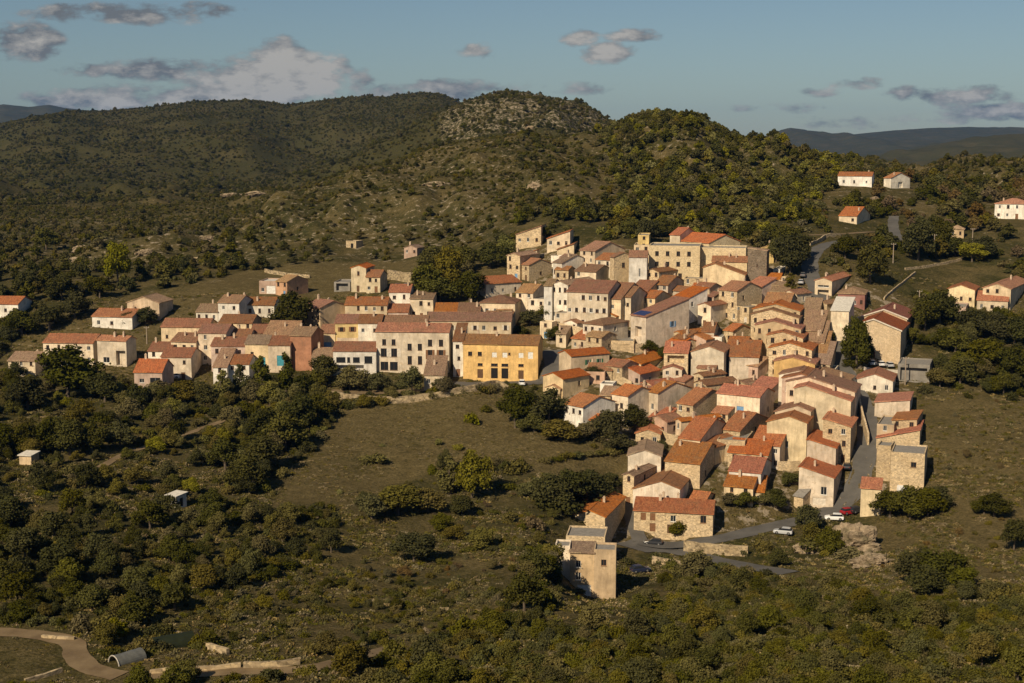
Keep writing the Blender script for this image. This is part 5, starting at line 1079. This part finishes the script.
# ------------------------------------------------------------------ light, sky
SUN_EL, SUN_AZ = 36.0, 32.0     # azimuth: degrees to the left of straight behind the camera
w = bpy.data.worlds.new('World'); sc.world = w; w.use_nodes = True
nt = w.node_tree; bg = nt.nodes['Background']
sd = Vector((-math.sin(R(SUN_AZ)) * math.cos(R(SUN_EL)), -math.cos(R(SUN_AZ)) * math.cos(R(SUN_EL)), math.sin(R(SUN_EL))))
sky = nt.nodes.new('ShaderNodeTexSky'); sky.sky_type = 'NISHITA'; sky.sun_disc = False
sky.sun_elevation = R(SUN_EL); sky.sun_rotation = math.atan2(sd.x, sd.y); sky.altitude = 300; sky.air_density = 1.0; sky.dust_density = .6; sky.ozone_density = 1.0
def wn(typ, **k):
    nd = nt.nodes.new('ShaderNode' + typ)
    for a, v in k.items():
        if a.startswith('i_'):
            key = int(a[2:]) if a[2:].isdigit() else a[2:]
            if isinstance(v, bpy.types.NodeSocket): nt.links.new(v, nd.inputs[key])
            else: nd.inputs[key].default_value = v
        else: setattr(nd, a, v)
    return nd
def wmath(op, a, b=0.0, clamp=False): return wn('Math', operation=op, use_clamp=clamp, i_0=a, i_1=b).outputs[0]
gen = wn('TexCoord').outputs['Generated']; sep = wn('SeparateXYZ', i_0=gen)
ang = wmath('DIVIDE', sep.outputs[0], wmath('MAXIMUM', sep.outputs[1], .05)); alt = wmath('DIVIDE', sep.outputs[2], wmath('MAXIMUM', sep.outputs[1], .05))
pv = wn('CombineXYZ', i_0=ang, i_1=wmath('MULTIPLY', alt, 2.2), i_2=0.0).outputs[0]
nz = wn('TexNoise', i_Vector=pv, i_Scale=26.0, i_Detail=7.0, i_Roughness=.62).outputs['Fac']
nz2 = wn('TexNoise', i_Vector=wn('VectorMath', operation='ADD', i_0=pv, i_1=(-.012, .014, 0)).outputs[0], i_Scale=26.0, i_Detail=7.0, i_Roughness=.62).outputs['Fac']
CL = [(250,90,75,18,1.3,.75),(305,78,48,22,1.3,1.0),(105,100,60,9,1.2,.6),(200,98,70,9,1.2,.5),(140,13,105,11,1.0,0),(40,14,50,5,.5,0),(15,42,48,20,1.0,0),(120,98,80,14,.9,.3),(160,70,110,11,.95,.1),(250,80,85,22,1.1,.5),(290,68,60,24,1.1,.7),(285,50,32,13,1.0,.6),(340,66,18,11,.9,.4),(362,82,22,14,.7,.3),(475,50,22,10,.62,.2),(440,92,110,12,.8,.35),(580,88,60,7,.5,.2),(612,53,34,11,1.0,.85),(580,37,22,9,.9,.6),(630,36,32,7,.85,.4),(470,90,70,10,.7,.3),(855,83,34,6,.55,.2),(820,92,26,5,.45,.2),(960,95,75,11,.85,.3),(1000,110,70,10,.7,.35),(780,108,60,6,.4,.1),(840,122,60,7,.5,.3),(930,118,60,8,.7,.6),(60,104,60,12,.6,.2)]
dens = None; lit = None
for u, v, su, sv, s, l in CL:
    d = ray(u, v); a0, e0 = d[0] / d[1], d[2] / d[1]
    x = wmath('DIVIDE', wmath('SUBTRACT', ang, a0), su / F * 1.15); y = wmath('DIVIDE', wmath('SUBTRACT', alt, e0), sv / F * 1.35)
    g = wmath('MULTIPLY', wmath('SUBTRACT', 1.0, wmath('ADD', wmath('MULTIPLY', x, x), wmath('MULTIPLY', y, y)), True), s)
    dens = g if dens is None else wmath('MAXIMUM', dens, g)
    if l: lit = wmath('MULTIPLY', g, l) if lit is None else wmath('MAXIMUM', lit, wmath('MULTIPLY', g, l))
m = wmath('ADD', wmath('MULTIPLY', dens, .62), wmath('MULTIPLY', wmath('SUBTRACT', nz, .5), 1.9))
mr = wn('MapRange', interpolation_type='SMOOTHSTEP', i_0=m, i_1=.16, i_2=.52, i_3=0.0, i_4=1.0).outputs[0]
mr = wmath('MULTIPLY', mr, wn('MapRange', i_0=dens, i_1=.0, i_2=.22, i_3=0.0, i_4=.93).outputs[0])
lf = wmath('ADD', wmath('MULTIPLY', wmath('SUBTRACT', nz2, nz), -4.0), wmath('MULTIPLY', lit, 1.15)); lf = wmath('MAXIMUM', lf, 0.0, True)
cc = wn('Mix', data_type='RGBA', i_0=lf); cc.inputs[6].default_value = (*CLOUD_DARK, 1); cc.inputs[7].default_value = (*CLOUD_LIT, 1)
tint = wn('Mix', data_type='RGBA', blend_type='MULTIPLY', i_0=1.0, i_6=sky.outputs[0]); tint.inputs[7].default_value = (*SKY_TINT, 1)
fin = wn('Mix', data_type='RGBA', i_0=mr, i_6=tint.outputs[2], i_7=cc.outputs[2])
nt.links.new(fin.outputs[2], bg.inputs[0]); bg.inputs[1].default_value = SKY_STR
sl = bpy.data.lights.new('sun', 'SUN'); sl.energy = SUN_STR; sl.angle = R(.5); sl.color = (1, .83, .59)
so = bpy.data.objects.new('sun', sl); COL.objects.link(so); so.rotation_euler = (-sd).to_track_quat('-Z', 'Y').to_euler(); so.location = (0, 0, 300)
sc.view_settings.view_transform = 'Standard'; sc.view_settings.look = 'None'; sc.view_settings.exposure = EXPO; sc.view_settings.gamma = 1; sc.view_settings.use_curve_mapping = False
sc.cycles.max_bounces = 4; sc.cycles.diffuse_bounces = 2; sc.cycles.glossy_bounces = 1; sc.cycles.transmission_bounces = 2; sc.cycles.volume_bounces = 0; sc.cycles.transparent_max_bounces = 4
sc.cycles.use_denoising = True; sc.cycles.use_adaptive_sampling = True
if HAZE:
    hb = MB(); hb.box(-14000, 14000, -300, 14500, -400, 420); hz = hb.build('haze', None); tag(hz, kind='stuff')
    hm = bpy.data.materials.new('haze'); hm.use_nodes = True; t = hm.node_tree; t.nodes.clear()
    out = t.nodes.new('ShaderNodeOutputMaterial'); pvn = t.nodes.new('ShaderNodeVolumePrincipled'); t.links.new(pvn.outputs[0], out.inputs['Volume'])
    pvn.inputs['Color'].default_value = (.10, .40, 1.0, 1); pvn.inputs['Density'].default_value = HAZE; pvn.inputs['Anisotropy'].default_value = .1
    hz.data.materials.append(hm); hm.volume_intersection_method if False else None
